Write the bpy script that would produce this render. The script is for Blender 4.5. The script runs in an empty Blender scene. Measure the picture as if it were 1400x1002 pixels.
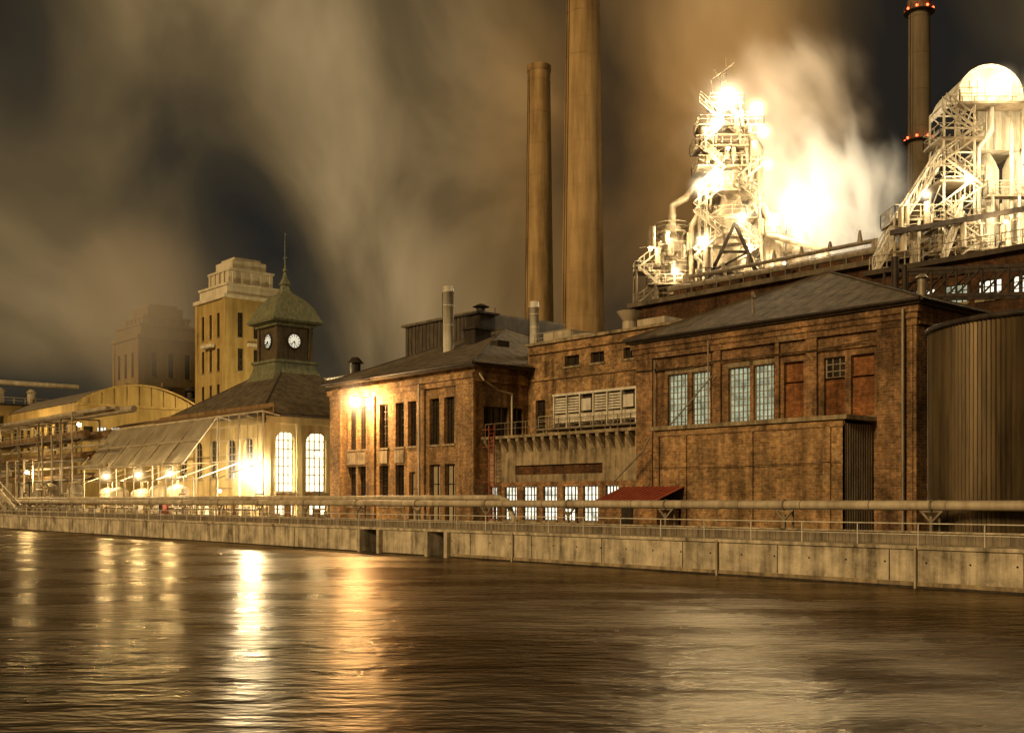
import bpy, math, random
from mathutils import Vector
random.seed(7)
scene = bpy.context.scene
scene.view_settings.view_transform = 'Standard'
scene.view_settings.look = 'None'
scene.view_settings.exposure = 0

# ------------------------------------------------------------------ materials
def newmat(name):
    m = bpy.data.materials.new(name); m.use_nodes = True
    nt = m.node_tree
    for n in list(nt.nodes): nt.nodes.remove(n)
    return m, nt, nt.nodes, nt.links

def math_node(nt, op, a, b=None, c=None, clamp=False):
    n = nt.nodes.new('ShaderNodeMath'); n.operation = op; n.use_clamp = clamp
    for i, v in enumerate((a, b, c)):
        if v is None: continue
        if isinstance(v, (int, float)): n.inputs[i].default_value = v
        else: nt.links.new(v, n.inputs[i])
    return n.outputs[0]

def mixc(nt, fac, a, b, mode='MIX'):
    n = nt.nodes.new('ShaderNodeMixRGB'); n.blend_type = mode
    for i, v in enumerate((fac, a, b)):
        if isinstance(v, (int, float)): n.inputs[i].default_value = v
        elif isinstance(v, tuple): n.inputs[i].default_value = (*v, 1) if len(v) == 3 else v
        else: nt.links.new(v, n.inputs[i])
    return n.outputs[0]

def noise(nt, vec, scale, detail=4, rough=.55):
    n = nt.nodes.new('ShaderNodeTexNoise'); n.inputs['Scale'].default_value = scale
    n.inputs['Detail'].default_value = detail; n.inputs['Roughness'].default_value = rough
    if vec is not None: nt.links.new(vec, n.inputs['Vector'])
    return n.outputs['Fac']

def ramp(nt, fac, stops):
    n = nt.nodes.new('ShaderNodeValToRGB'); cr = n.color_ramp
    while len(cr.elements) < len(stops): cr.elements.new(.5)
    for e, (p, c) in zip(cr.elements, stops):
        e.position = p; e.color = (*c, 1) if len(c) == 3 else c
    nt.links.new(fac, n.inputs[0]); return n.outputs[0]

def scaled_pos(nt, sx, sy, sz):
    g = nt.nodes.new('ShaderNodeNewGeometry')
    m = nt.nodes.new('ShaderNodeVectorMath'); m.operation = 'MULTIPLY'
    m.inputs[1].default_value = (sx, sy, sz)
    nt.links.new(g.outputs['Position'], m.inputs[0]); return m.outputs[0]

def surf(name, c1, c2, rough=.8, metal=0, scale=.6, streak=.5, bump=.02, spec=.3, lo=.36, hi=.64):
    m, nt, N, L = newmat(name)
    out = N.new('ShaderNodeOutputMaterial'); b = N.new('ShaderNodeBsdfPrincipled')
    p1 = scaled_pos(nt, 1, 1, 1); p2 = scaled_pos(nt, 1.3, 1.3, .12)
    n1 = noise(nt, p1, scale, 8, .65); n2 = noise(nt, p2, scale * 2.2, 5, .6)
    f = math_node(nt, 'ADD', math_node(nt, 'MULTIPLY', n1, 1 - streak), math_node(nt, 'MULTIPLY', n2, streak))
    col = ramp(nt, f, [(lo, c1), (hi, c2)])
    L.new(col, b.inputs['Base Color'])
    b.inputs['Roughness'].default_value = rough; b.inputs['Metallic'].default_value = metal
    b.inputs['Specular IOR Level'].default_value = spec
    if bump:
        bp = N.new('ShaderNodeBump'); bp.inputs['Distance'].default_value = bump
        L.new(noise(nt, p1, scale * 12, 6, .7), bp.inputs['Height']); L.new(bp.outputs[0], b.inputs['Normal'])
    L.new(b.outputs[0], out.inputs[0]); return m

def brick(name, c1, c2, mortar, dark=.35, bw=.5, bh=.17):
    m, nt, N, L = newmat(name)
    out = N.new('ShaderNodeOutputMaterial'); b = N.new('ShaderNodeBsdfPrincipled')
    g = N.new('ShaderNodeNewGeometry'); s = N.new('ShaderNodeSeparateXYZ'); L.new(g.outputs['Position'], s.inputs[0])
    xy = math_node(nt, 'ADD', s.outputs[0], s.outputs[1])
    c = N.new('ShaderNodeCombineXYZ'); L.new(xy, c.inputs[0]); L.new(s.outputs[2], c.inputs[1])
    t = N.new('ShaderNodeTexBrick'); L.new(c.outputs[0], t.inputs['Vector'])
    t.inputs['Scale'].default_value = 1; t.inputs['Brick Width'].default_value = bw
    t.inputs['Row Height'].default_value = bh; t.inputs['Mortar Size'].default_value = .022
    t.inputs['Mortar Smooth'].default_value = .3
    t.inputs['Color1'].default_value = (*c1, 1); t.inputs['Color2'].default_value = (*c2, 1)
    t.inputs['Mortar'].default_value = (*mortar, 1); t.inputs['Bias'].default_value = -.1
    p = scaled_pos(nt, 1, 1, 1); pst = scaled_pos(nt, 1, 1, .12)
    n1 = noise(nt, p, .3, 9, .72); n2 = noise(nt, pst, .9, 5, .6)
    n3 = noise(nt, p, 3.5, 5, .7); n4 = noise(nt, p, .8, 6, .75)
    k = ramp(nt, n1, [(.38, (dark, dark, dark)), (.58, (1.08, 1.04, 1.0))])
    k2 = ramp(nt, n2, [(.34, (.42, .40, .38)), (.52, (1, 1, 1)), (.72, (1.45, 1.4, 1.25))])
    k3 = ramp(nt, n3, [(.3, (.45, .42, .38)), (.65, (1.25, 1.22, 1.15))])
    col = mixc(nt, 1, mixc(nt, 1, mixc(nt, 1, t.outputs['Color'], k, 'MULTIPLY'), k2, 'MULTIPLY'), k3, 'MULTIPLY')
    patch = ramp(nt, n4, [(.60, (0, 0, 0)), (.72, (.5, .5, .5))])
    col = mixc(nt, patch, col, tuple(min(1, v * 1.3) for v in mortar))
    L.new(col, b.inputs['Base Color']); b.inputs['Roughness'].default_value = .9
    b.inputs['Specular IOR Level'].default_value = .15
    bp = N.new('ShaderNodeBump'); bp.inputs['Distance'].default_value = .02; bp.invert = True
    L.new(t.outputs['Fac'], bp.inputs['Height']); L.new(bp.outputs[0], b.inputs['Normal'])
    L.new(b.outputs[0], out.inputs[0]); return m

def lit(name, c, strength, scale=.8, lo=.45):
    m, nt, N, L = newmat(name)
    out = N.new('ShaderNodeOutputMaterial'); e = N.new('ShaderNodeEmission')
    f = noise(nt, scaled_pos(nt, 1, 1, 1), scale, 4, .6)
    L.new(ramp(nt, f, [(.35, tuple(v * lo for v in c)), (.62, c)]), e.inputs[0])
    e.inputs[1].default_value = strength; L.new(e.outputs[0], out.inputs[0]); return m

M = {}
M['brick'] = brick('brick_red', (.36, .205, .095), (.21, .115, .05), (.38, .28, .17), .36)
M['brick_warm'] = brick('brick_warm', (.45, .28, .13), (.27, .155, .065), (.46, .34, .2), .44)
M['brick_dark'] = brick('brick_dark', (.13, .062, .027), (.075, .036, .018), (.10, .07, .04), .5)
M['brick_fill'] = brick('brick_infill', (.32, .135, .05), (.24, .09, .032), (.24, .13, .06), .55)
M['concrete'] = surf('quay_concrete', (.09, .07, .04), (.72, .60, .40), .85, 0, .8, .5, .07, lo=.35, hi=.62)
M['concrete_dirty'] = surf('dirty_concrete', (.08, .058, .03), (.46, .35, .2), .9, 0, .9, .5, .06)
M['plaster'] = surf('yellow_plaster', (.26, .17, .05), (.5, .35, .12), .85, 0, .3, .6, .02)
M['plaster_wall'] = surf('ochre_plaster', (.26, .18, .07), (.48, .36, .16), .85, 0, .4, .6, .02)
M['plaster_pale'] = surf('pale_plaster', (.44, .37, .24), (.7, .62, .44), .85, 0, .3, .6, .02)
M['haze_tinted_stone'] = surf('haze_tinted_stone', (.2, .13, .05), (.32, .22, .09), .9, 0, .2, .5, .02)  # distance haze mixed into the stone colour
M['roof'] = surf('roof_felt', (.04, .03, .018), (.19, .145, .085), .75, 0, .9, .4, .03)
M['roof_dark'] = surf('roof_dark', (.03, .022, .014), (.09, .065, .035), .7, 0, .8, .4, .02)
M['copper'] = surf('green_copper', (.10, .105, .055), (.27, .26, .14), .6, .2, 1.2, .6, .02)
M['timber'] = surf('dark_timber', (.05, .034, .016), (.14, .10, .05), .8, 0, 1.5, .5, .02)
M['white'] = surf('white_paint', (.42, .37, .27), (.78, .72, .58), .5, 0, .9, .6, 0)
M['steel'] = surf('grey_steel', (.15, .12, .08), (.38, .31, .21), .5, .3, 1., .6, .01)
M['steel_pale'] = surf('pale_steel', (.28, .22, .135), (.6, .5, .34), .5, .1, .6, .6, .01)
M['furnace'] = surf('furnace_steel', (.10, .075, .045), (.38, .3, .19), .55, .2, .5, .5, .02)
M['furnace_rail'] = surf('furnace_rail_paint', (.22, .18, .11), (.52, .44, .3), .55, .1, .5, .5, .0)
M['steel_dark'] = surf('dark_steel', (.02, .015, .01), (.07, .05, .032), .6, .3, 1., .6, .01)
M['rust'] = surf('rusty_pipe', (.13, .07, .025), (.34, .22, .10), .7, .2, 1., .5, .01)
M['red'] = surf('red_paint', (.24, .045, .025), (.38, .10, .045), .6, 0, 1., .5, 0)
M['chimney'] = surf('chimney_concrete', (.18, .11, .04), (.46, .30, .125), .9, 0, .2, .75, .03)
M['chimney_dark'] = surf('chimney_dark', (.08, .06, .035), (.2, .15, .085), .9, 0, .2, .7, .02)
M['tank'] = surf('tank_sheet', (.05, .033, .015), (.15, .105, .05), .42, .55, .5, .9, 0)
M['black'] = surf('dark_void', (.006, .005, .003), (.015, .012, .008), .9, 0, 1, .5, 0)
M['ground'] = surf('ground_gravel', (.07, .055, .035), (.16, .13, .08), .95, 0, .3, .1, .03)
M['glass_dark'] = surf('dark_glass', (.012, .01, .007), (.05, .035, .018), .12, 0, .9, .2, 0, .6)
M['lit_warm'] = lit('lit_window_warm', (1, .84, .5), 3.2, .35, .6)
M['lit_pale'] = lit('lit_window_pale', (1, .93, .7), 1.9, 1.2, .3)
M['lit_green'] = lit('lit_window_green', (.66, .69, .44), .78, 1.8, .4)
M['clock'] = lit('clock_dial', (1, .9, .64), .8, 1, .85)
M['redlamp'] = lit('red_beacon', (1, .07, .02), 12, 1, .9)
M['door'] = surf('pale_door', (.3, .24, .15), (.45, .37, .24), .6, 0, .8, .5, 0)

# awning sheet : translucent tarpaulin
m, nt, N, L = newmat('awning_sheet'); out = N.new('ShaderNodeOutputMaterial')
d = N.new('ShaderNodeBsdfDiffuse'); tr = N.new('ShaderNodeBsdfTranslucent'); mx = N.new('ShaderNodeMixShader')
cc = ramp(nt, noise(nt, scaled_pos(nt, 1, 1, 1), .4, 5, .6), [(.3, (.24, .2, .13)), (.7, (.42, .36, .25))])
L.new(cc, d.inputs[0]); L.new(cc, tr.inputs[0]); mx.inputs[0].default_value = .3
L.new(d.outputs[0], mx.inputs[1]); L.new(tr.outputs[0], mx.inputs[2]); L.new(mx.outputs[0], out.inputs[0])
M['awning'] = m

# water : long-exposure river, dark peaty brown, wind ripples
m, nt, N, L = newmat('river_water'); out = N.new('ShaderNodeOutputMaterial')
g = N.new('ShaderNodeNewGeometry')
mp = N.new('ShaderNodeMapping'); mp.inputs['Rotation'].default_value = (0, 0, math.radians(-49.1)); L.new(g.outputs['Position'], mp.inputs[0])
ms = N.new('ShaderNodeMapping'); ms.inputs['Scale'].default_value = (.45, 1, 1); L.new(mp.outputs[0], ms.inputs[0])
nA = noise(nt, ms.outputs[0], 2.4, 3, .55); nC = noise(nt, ms.outputs[0], .7, 3, .5)
mb_ = N.new('ShaderNodeMapping'); mb_.inputs['Scale'].default_value = (1, 2.2, 1); mb_.inputs['Rotation'].default_value = (0, 0, .35); L.new(mp.outputs[0], mb_.inputs[0])
nB = noise(nt, mb_.outputs[0], .085, 5, .6)
rr = ramp(nt, nB, [(.38, (.20, .20, .20)), (.60, (.36, .36, .36))])
bp = N.new('ShaderNodeBump'); bp.inputs['Distance'].default_value = .095; bp.inputs['Strength'].default_value = 1
L.new(math_node(nt, 'ADD', math_node(nt, 'MULTIPLY', nA, .85), math_node(nt, 'MULTIPLY', nC, 1.3)), bp.inputs['Height'])
fr = N.new('ShaderNodeFresnel'); fr.inputs['IOR'].default_value = 1.33; L.new(bp.outputs[0], fr.inputs['Normal'])
gl = N.new('ShaderNodeBsdfGlossy'); gl.distribution = 'GGX'; gl.inputs['Color'].default_value = (1, .84, .60, 1)
L.new(rr, gl.inputs['Roughness']); L.new(bp.outputs[0], gl.inputs['Normal'])
df = N.new('ShaderNodeBsdfDiffuse'); df.inputs['Color'].default_value = (.010, .006, .002, 1)
pw = ramp(nt, nB, [(.36, (.42, .42, .42)), (.62, (.78, .78, .78))])
mx = N.new('ShaderNodeMixShader'); L.new(math_node(nt, 'MULTIPLY', fr.outputs[0], pw, clamp=True), mx.inputs[0]); L.new(df.outputs[0], mx.inputs[1]); L.new(gl.outputs[0], mx.inputs[2])
L.new(mx.outputs[0], out.inputs[0]); M['water'] = m

# ------------------------------------------------------------------ mesh builder
class Part:
    def __init__(s, mat): s.v = []; s.f = []; s.sm = []; s.mat = mat
    def add(s, vs, fs, smooth=False):
        o = len(s.v); s.v += [tuple(v) for v in vs]
        for f in fs: s.f.append(tuple(i + o for i in f)); s.sm.append(smooth)
    def quad(s, *p): s.add(p, [tuple(range(len(p)))])
    def box(s, x0, x1, y0, y1, z0, z1):
        s.add([(x0,y0,z0),(x1,y0,z0),(x1,y1,z0),(x0,y1,z0),(x0,y0,z1),(x1,y0,z1),(x1,y1,z1),(x0,y1,z1)],
              [(0,3,2,1),(4,5,6,7),(0,1,5,4),(1,2,6,5),(2,3,7,6),(3,0,4,7)])
    def cyl(s, p0, p1, r0, r1=None, n=12, smooth=True, caps=True):
        if r1 is None: r1 = r0
        p0 = Vector(p0); p1 = Vector(p1); d = (p1 - p0)
        if d.length < 1e-6: return
        d.normalize(); a = Vector((0, 0, 1)) if abs(d.z) < .95 else Vector((1, 0, 0))
        e1 = d.cross(a).normalized(); e2 = d.cross(e1)
        vs = []
        for (p, r) in ((p0, r0), (p1, r1)):
            for i in range(n):
                t = 2 * math.pi * i / n + (math.pi / 4 if n == 4 else 0)
                vs.append(p + e1 * (r * math.cos(t)) + e2 * (r * math.sin(t)))
        s.add(vs, [(i, (i + 1) % n, n + (i + 1) % n, n + i) for i in range(n)], smooth)
        if caps: s.add(vs, [tuple(range(n - 1, -1, -1)), tuple(range(n, 2 * n))])
    def beam(s, p0, p1, w=.1): s.cyl(p0, p1, w * .7, w * .7, 4, False)
    def path(s, pts, r, n=10):
        for a, b_ in zip(pts, pts[1:]): s.cyl(a, b_, r, r, n)
        for p in pts[1:-1]: s.ball(p, r * 1.01, n, 6)
    def lathe(s, c, prof, n=24, smooth=True, mod=None, rot=0):
        vs = []
        for r, z in prof:
            for i in range(n):
                t = 2 * math.pi * i / n + rot; q = r + (mod if (mod and i % 2) else 0)
                vs.append((c[0] + q * math.cos(t), c[1] + q * math.sin(t), z))
        fs = []
        for k in range(len(prof) - 1):
            for i in range(n):
                fs.append((k*n+i, k*n+(i+1)%n, (k+1)*n+(i+1)%n, (k+1)*n+i))
        s.add(vs, fs, smooth)
        s.add(vs[-n:], [tuple(range(n))]); s.add(vs[:n], [tuple(range(n - 1, -1, -1))])
    def ball(s, c, r, n=12, k=8):
        s.lathe(c, [(max(.001, r * math.sin(math.pi * i / k)), c[2] - r * math.cos(math.pi * i / k)) for i in range(k + 1)], n)

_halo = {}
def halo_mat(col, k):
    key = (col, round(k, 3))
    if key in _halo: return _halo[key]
    m, nt, N, L = newmat('lamp_glow_vol'); out = N.new('ShaderNodeOutputMaterial'); e = N.new('ShaderNodeEmission')  # emission-only volume, paints a glow around the lamp
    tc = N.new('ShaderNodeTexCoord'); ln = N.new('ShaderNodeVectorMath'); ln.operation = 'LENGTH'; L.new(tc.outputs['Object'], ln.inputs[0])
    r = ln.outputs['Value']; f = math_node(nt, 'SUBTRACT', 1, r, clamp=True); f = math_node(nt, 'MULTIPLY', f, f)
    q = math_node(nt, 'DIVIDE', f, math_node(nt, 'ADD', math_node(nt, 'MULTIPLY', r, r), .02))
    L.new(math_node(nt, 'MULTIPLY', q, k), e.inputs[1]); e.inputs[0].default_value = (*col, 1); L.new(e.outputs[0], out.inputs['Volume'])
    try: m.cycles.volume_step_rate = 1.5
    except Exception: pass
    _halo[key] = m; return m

class Thing:
    def __init__(s, name): s.name = name; s.p = {}; s.lights = []
    def part(s, n, mat):
        if n not in s.p: s.p[n] = Part(M[mat])
        return s.p[n]
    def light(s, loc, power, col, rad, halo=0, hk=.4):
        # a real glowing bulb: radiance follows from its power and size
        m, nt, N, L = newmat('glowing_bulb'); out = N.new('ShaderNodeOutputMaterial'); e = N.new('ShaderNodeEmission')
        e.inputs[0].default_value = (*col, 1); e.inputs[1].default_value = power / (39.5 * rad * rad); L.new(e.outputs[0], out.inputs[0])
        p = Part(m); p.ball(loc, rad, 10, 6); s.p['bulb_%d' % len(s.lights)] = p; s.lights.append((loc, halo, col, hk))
    def done(s):
        allv = [v for p in s.p.values() for v in p.v]
        cx = sum(v[0] for v in allv) / len(allv); cy = sum(v[1] for v in allv) / len(allv); cz = min(v[2] for v in allv)
        e = bpy.data.objects.new(s.name, None); e.location = (cx, cy, cz); e.empty_display_size = .5
        scene.collection.objects.link(e)
        for n, p in s.p.items():
            me = bpy.data.meshes.new(n); me.from_pydata([(v[0]-cx, v[1]-cy, v[2]-cz) for v in p.v], [], p.f)
            me.polygons.foreach_set('use_smooth', p.sm); me.materials.append(p.mat); me.update()
            o = bpy.data.objects.new(n, me); scene.collection.objects.link(o); o.parent = e
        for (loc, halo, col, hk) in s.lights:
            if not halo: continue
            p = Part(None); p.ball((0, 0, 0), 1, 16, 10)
            me = bpy.data.meshes.new('bulb_glow'); me.from_pydata(p.v, [], p.f); me.materials.append(halo_mat(col, hk / halo))  # glow ball added around the bulb, it scatters no light
            o = bpy.data.objects.new('bulb_glow', me); scene.collection.objects.link(o); o.parent = e
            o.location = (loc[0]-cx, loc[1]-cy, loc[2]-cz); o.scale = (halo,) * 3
        return e

def wall(T, part, mat, axis, plane, a0, a1, z0, z1, ops=(), depth=.35, frame='steel_dark', sill='concrete_dirty'):
    W = T.part(part, mat)
    P = (lambda a, z, d=0: (a, plane + d, z)) if axis == 'X' else (lambda a, z, d=0: (plane - d, a, z))
    def mb(pt, aa, ab, d0, d1, za, zb):
        if axis == 'X': pt.box(aa, ab, plane + d0, plane + d1, za, zb)
        else: pt.box(plane - d1, plane - d0, aa, ab, za, zb)
    As = sorted({a0, a1} | {o['a'][0] for o in ops} | {o['a'][1] for o in ops})
    Zs = sorted({z0, z1} | {o['z'][0] for o in ops} | {o['z'][1] for o in ops})
    for i in range(len(As) - 1):
        for j in range(len(Zs) - 1):
            ca = (As[i] + As[i+1]) / 2; cz = (Zs[j] + Zs[j+1]) / 2
            if any(o['a'][0] < ca < o['a'][1] and o['z'][0] < cz < o['z'][1] for o in ops): continue
            W.quad(P(As[i], Zs[j]), P(As[i+1], Zs[j]), P(As[i+1], Zs[j+1]), P(As[i], Zs[j+1]))
    for o in ops:
        a, b_ = o['a']; za, zb = o['z']; dd = o.get('d', depth)
        for (q, r) in (((a, za), (b_, za)), ((b_, za), (b_, zb)), ((b_, zb), (a, zb)), ((a, zb), (a, za))):
            W.quad(P(*q), P(*r), P(*r, dd), P(*q, dd))
        T.part('pane_' + o['k'], o['k']).quad(P(a, za, dd), P(b_, za, dd), P(b_, zb, dd), P(a, zb, dd))
        nx, nz = o.get('n', (2, 4)); fw = o.get('fw', .06)
        if nx:
            F = T.part('window_frames', o.get('frame', frame))
            for i in range(nx + 1):
                x = a + (b_ - a) * i / nx; w = fw * (1.5 if i in (0, nx) else .8)
                mb(F, max(a, x - w) + .002, min(b_, x + w) - .002, dd - .09, dd - .01, za + .003, zb - .003)
            for j in range(nz + 1):
                z = za + (zb - za) * j / nz; w = fw * (1.3 if j in (0, nz) else .7)
                mb(F, a + .004, b_ - .004, dd - .08, dd - .015, max(za, z - w) + .004, min(zb, z + w) - .004)
        if o.get('sill', True): mb(T.part('sills', sill), a - .15, b_ + .15, -.12, .1, za - .18, za - .003)
        if o.get('arch'):
            h = (b_ - a) / 2 * o['arch']; c = (a + b_) / 2; R = (b_ - a) / 2; k = 12
            for i in range(k):
                t0 = math.pi * i / k; t1 = math.pi * (i + 1) / k
                W.quad(P(c + R * math.cos(t0), zb - h + h * math.sin(t0), .004), P(c + R * math.cos(t1), zb - h + h * math.sin(t1), .004),
                       P(c + R * math.cos(t1), zb, .004), P(c + R * math.cos(t0), zb, .004))

def hip(T, x0, x1, y0, y1, z, ridge, mat='roof', over=.7, th=.3, seams=True):
    R = T.part('roof', mat); x0 -= over; x1 += over; y0 -= over; y1 += over
    T.part('eaves', 'timber').box(x0, x1, y0, y1, z, z + th)
    zt = z + th + .003; e = .12
    (rx0, ry0, rz), (rx1, ry1, rz1) = ridge
    c = [(x0-e, y0-e, zt), (x1+e, y0-e, zt), (x1+e, y1+e, zt), (x0-e, y1+e, zt)]
    A = (rx0, ry0, rz); B = (rx1, ry1, rz1)
    R.quad(c[0], c[1], B, A); R.quad(c[1], c[2], B); R.quad(c[2], c[3], A, B); R.quad(c[3], c[0], A)
    S = T.part('roof_ridges', 'roof_dark')
    for cc, q in ((c[0], A), (c[1], B), (c[2], B), (c[3], A)): S.cyl(cc, q, .1, .1, 6)
    S.cyl(A, B, .1, .1, 6)
    S2 = T.part('roof_seams', mat)
    for k in range(1, 18):
        t = k / 18; x = c[0][0] + (c[1][0] - c[0][0]) * t
        lim = min(1, (x - c[0][0]) / max(.01, A[0] - c[0][0]), (c[1][0] - x) / max(.01, c[1][0] - B[0]))
        S2.beam((x, c[0][1], zt), (x, c[0][1] + (A[1] - c[0][1]) * lim, zt + (A[2] - zt) * lim), .022)
        y = c[1][1] + (c[2][1] - c[1][1]) * t
        lim = min(1, (y - c[1][1]) / max(.01, B[1] - c[1][1]), (c[2][1] - y) / max(.01, c[2][1] - B[1]))
        S2.beam((c[1][0], y, zt), (c[1][0] + (B[0] - c[1][0]) * lim, y, zt + (B[2] - zt) * lim), .022)
    Gt = T.part('gutters', 'steel_dark')
    Gt.cyl((x0 - e, y0 - e - .08, zt - .1), (x1 + e, y0 - e - .08, zt - .1), .1, n=8); Gt.cyl((x1 + e + .08, y0 - e, zt - .1), (x1 + e + .08, y1 + e, zt - .1), .1, n=8)

def rail(pt, pts, h=1.1, step=2., w=.05, mids=(0.55,)):
    for a, b_ in zip(pts, pts[1:]):
        a = Vector(a); b_ = Vector(b_); Ln = (b_ - a).length; k = max(1, int(Ln / step))
        for i in range(k + 1):
            p = a.lerp(b_, i / k); pt.beam(p, p + Vector((0, 0, h)), w)
        up = Vector((0, 0, h)); pt.beam(a + up, b_ + up, w)
        for mm in mids:
            up = Vector((0, 0, h * mm)); pt.beam(a + up, b_ + up, w * .7)

# ------------------------------------------------------------------ water, ground, quay
QY = 46.5; QZ = 1.76
T = Thing('river'); T.part('water_surface', 'water').quad((-1500, -600, 0), (700, -600, 0), (700, QY + .3, 0), (-1500, QY + .3, 0)); T.done()
T = Thing('ground'); g_ = T.part('ground_sheet', 'ground')
g_.quad((-3000, 48.9, QZ), (1500, 48.9, QZ), (1500, 3500, QZ), (-3000, 3500, QZ)); T.done()

T = Thing('quay_wall'); C = T.part('wall', 'concrete')
holes = [(-71.1, -68.8), (-62.4, -60.5)]
xs = [-700]
for a, b_ in holes: xs += [a, b_]
xs.append(250)
for i in range(0, len(xs), 2): C.box(xs[i], xs[i+1], QY, QY + 2.2, -1.5, QZ - .003)
for a, b_ in holes:
    T.part('culvert', 'black').box(a, b_, QY + 1.4, QY + 2.2, -1.5, QZ - .003)
    C.box(a - .35, a - .003, QY - .35, QY - .003, -1.2, QZ); C.box(b_ + .003, b_ + .35, QY - .35, QY - .003, -1.2, QZ)
T.part('coping', 'concrete').box(-700, 250, QY - .12, QY + 2.3, QZ, QZ + .16)
T.part('waterline', 'concrete_dirty').box(-59.9, 250, QY - .1, QY - .003, -1, .28)
T.part('tide_mark', 'steel_dark').box(-700, 250, QY - .13, QY - .102, -1, .1)
J = T.part('joints', 'black'); H_ = T.part('rust_pipes', 'steel_pale')
x = -58
while x < -8:
    J.box(x, x + .05, QY - .008, QY - .002, .3, QZ - .05)
    x += 6.2
for x in (-36.9, -25.6, -53.5): H_.cyl((x, QY - .18, 0), (x, QY - .18, QZ + .1), .06)
x = -60
while x < -10:
    J.cyl((x, QY - .012, 1.15), (x, QY + .1, 1.15), .05, n=8); x += 2.05
x = -230
while x < -72: J.box(x, x + .06, QY - .008, QY - .002, 0, QZ - .05); x += 5.3
T.done()

T = Thing('quay_railing'); R = T.part('rails', 'white')
rail(R, [(-240, QY + .35, QZ + .16), (-4, QY + .35, QZ + .16)], 1.0, 3.1, .045, (.5,))
T.done()
T = Thing('quay_parapet'); C = T.part('sheet', 'steel')
x = -220
while x < -5:
    C.box(x, x + .22, 48.3, 48.38, QZ + .16, QZ + .68); C.box(x + .22, x + .4, 48.34, 48.38, QZ + .16, QZ + .68); x += .4
T.part('cap', 'concrete').box(-220, -5, 48.24, 48.44, QZ + .682, QZ + .76)
T.done()

T = Thing('quay_pipeline'); Pp = T.part('pipe', 'steel_pale'); S = T.part('supports', 'steel')
Pp.cyl((-185, 50.4, 3.72), (0, 50.4, 3.72), .25, .25, 16)
Pp.path([(-185, 51.2, 4.15), (-60.5, 51.2, 4.15), (-59.6, 51.2, 3.9), (-58.9, 51.2, 2.6), (-58.9, 51.2, 1.8)], .2, 12)
x = -180
while x < -4:
    S.cyl((x, 50.4, 3.72), (x + .1, 50.4, 3.72), .31, .31, 16)
    S.beam((x, 50.4, QZ), (x, 50.4, 3.2), .14); S.beam((x, 50.4, 2.9), (x + .55, 50.4, 3.45), .1); S.beam((x, 50.4, 2.9), (x - .55, 50.4, 3.45), .1)
    S.beam((x - .6, 50.4, 3.44), (x + .6, 50.4, 3.44), .09); S.beam((x, 51.2, QZ), (x, 51.2, 4.), .1); x += 8.5
x = -182
while x < -4: S.cyl((x, 50.4, 3.72), (x + .05, 50.4, 3.72), .27, .27, 16); x += 4.1
T.done()

# ------------------------------------------------------------------ right brick building
T = Thing('brick_turbine_hall'); B = 'brick'
ops = []
for a, b_, k in ((-52.2, -50.4, 'lit_green'), (-50.0, -48.4, 'lit_green'), (-46.8, -45.0, 'lit_green'), (-44.7, -43.1, 'lit_green')):
    ops.append(dict(a=(a, b_), z=(9.1, 12.9), k=k, n=(5, 9), fw=.04, d=.3, frame='steel'))
for a, b_ in ((-42.3, -40.8), (-39.3, -37.8), (-37.4, -35.8)):
    ops.append(dict(a=(a, b_), z=(9.1, 11.6), k='brick_fill', n=(0, 0), d=.25)); ops.append(dict(a=(a, b_), z=(11.602, 12.9), k='brick_fill' if a < -40 or a > -38 else 'glass_dark', n=(0, 0) if a < -40 or a > -38 else (3, 3), d=.32, sill=False))
wall(T, 'walls', B, 'X', 60, -55, -33.2, QZ, 15.4, ops)
wall(T, 'walls', B, 'Y', -33.2, 60, 76, QZ, 15.4, [dict(a=(63, 65), z=(9, 12.8), k='glass_dark'), dict(a=(67, 69), z=(9, 12.8), k='glass_dark')])
W = T.part('walls', B); W.quad((-55, 60, QZ), (-55, 76, QZ), (-55, 76, 15.4), (-55, 60, 15.4)); W.quad((-55, 76, QZ), (-33.2, 76, QZ), (-33.2, 76, 15.4), (-55, 76, 15.4))
G = T.part('pilasters', B)
for a, b_ in ((-55.05, -53.5), (-47.9, -47.3), (-42.85, -42.55), (-40.5, -39.7), (-35.5, -33.15)): G.box(a, b_, 59.78, 59.997, QZ, 14.2)
G.box(-33.197, -32.95, 59.78, 61.6, QZ, 14.2)
G.box(-55.2, -32.9, 59.72, 59.996, 14.22, 14.6); G.box(-55.3, -32.8, 59.62, 59.995, 14.62, 14.95); G.box(-55.4, -32.7, 59.52, 59.994, 14.97, 15.38)
G.box(-33.19, -32.85, 60.0, 76, 14.3, 15.38)
Ln = T.part('lintels', 'concrete_dirty')
for a, b_ in ((-52.4, -48.2), (-47., -42.9)): Ln.box(a, b_, 59.94, 59.998, 12.95, 13.25)
T.part('string_course', B).box(-53.4, -35.6, 59.85, 59.996, 13.3, 13.5)
hip(T, -55, -33.2, 60, 76, 15.4, ((-44.6, 68, 20.1), (-44, 68, 20.1)))
E = T.part('annex_walls', 'brick_warm')
wall(T, 'annex_walls', 'brick_warm', 'X', 56.8, -50.6, -35.8, QZ, 8.7)
E.quad((-50.6, 56.8, QZ), (-50.6, 59.99, QZ), (-50.6, 59.99, 8.7), (-50.6, 56.8, 8.7))
y = 56.8; Sd = T.part('annex_side_sheet', 'steel')
while y < 59.7: Sd.box(-35.95, -35.8, y, y + .12, QZ, 8.5); Sd.box(-35.95, -35.87, y + .12, y + .26, QZ, 8.5); y += .26
T.part('annex_roof', 'concrete_dirty').box(-50.9, -35.5, 56.5, 59.99, 8.72, 8.98)
for a in (-50.6, -48.2, -42.8, -37.2): T.part('annex_pilasters', 'brick_warm').box(a, a + .5, 56.66, 56.797, QZ, 8.3)
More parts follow.
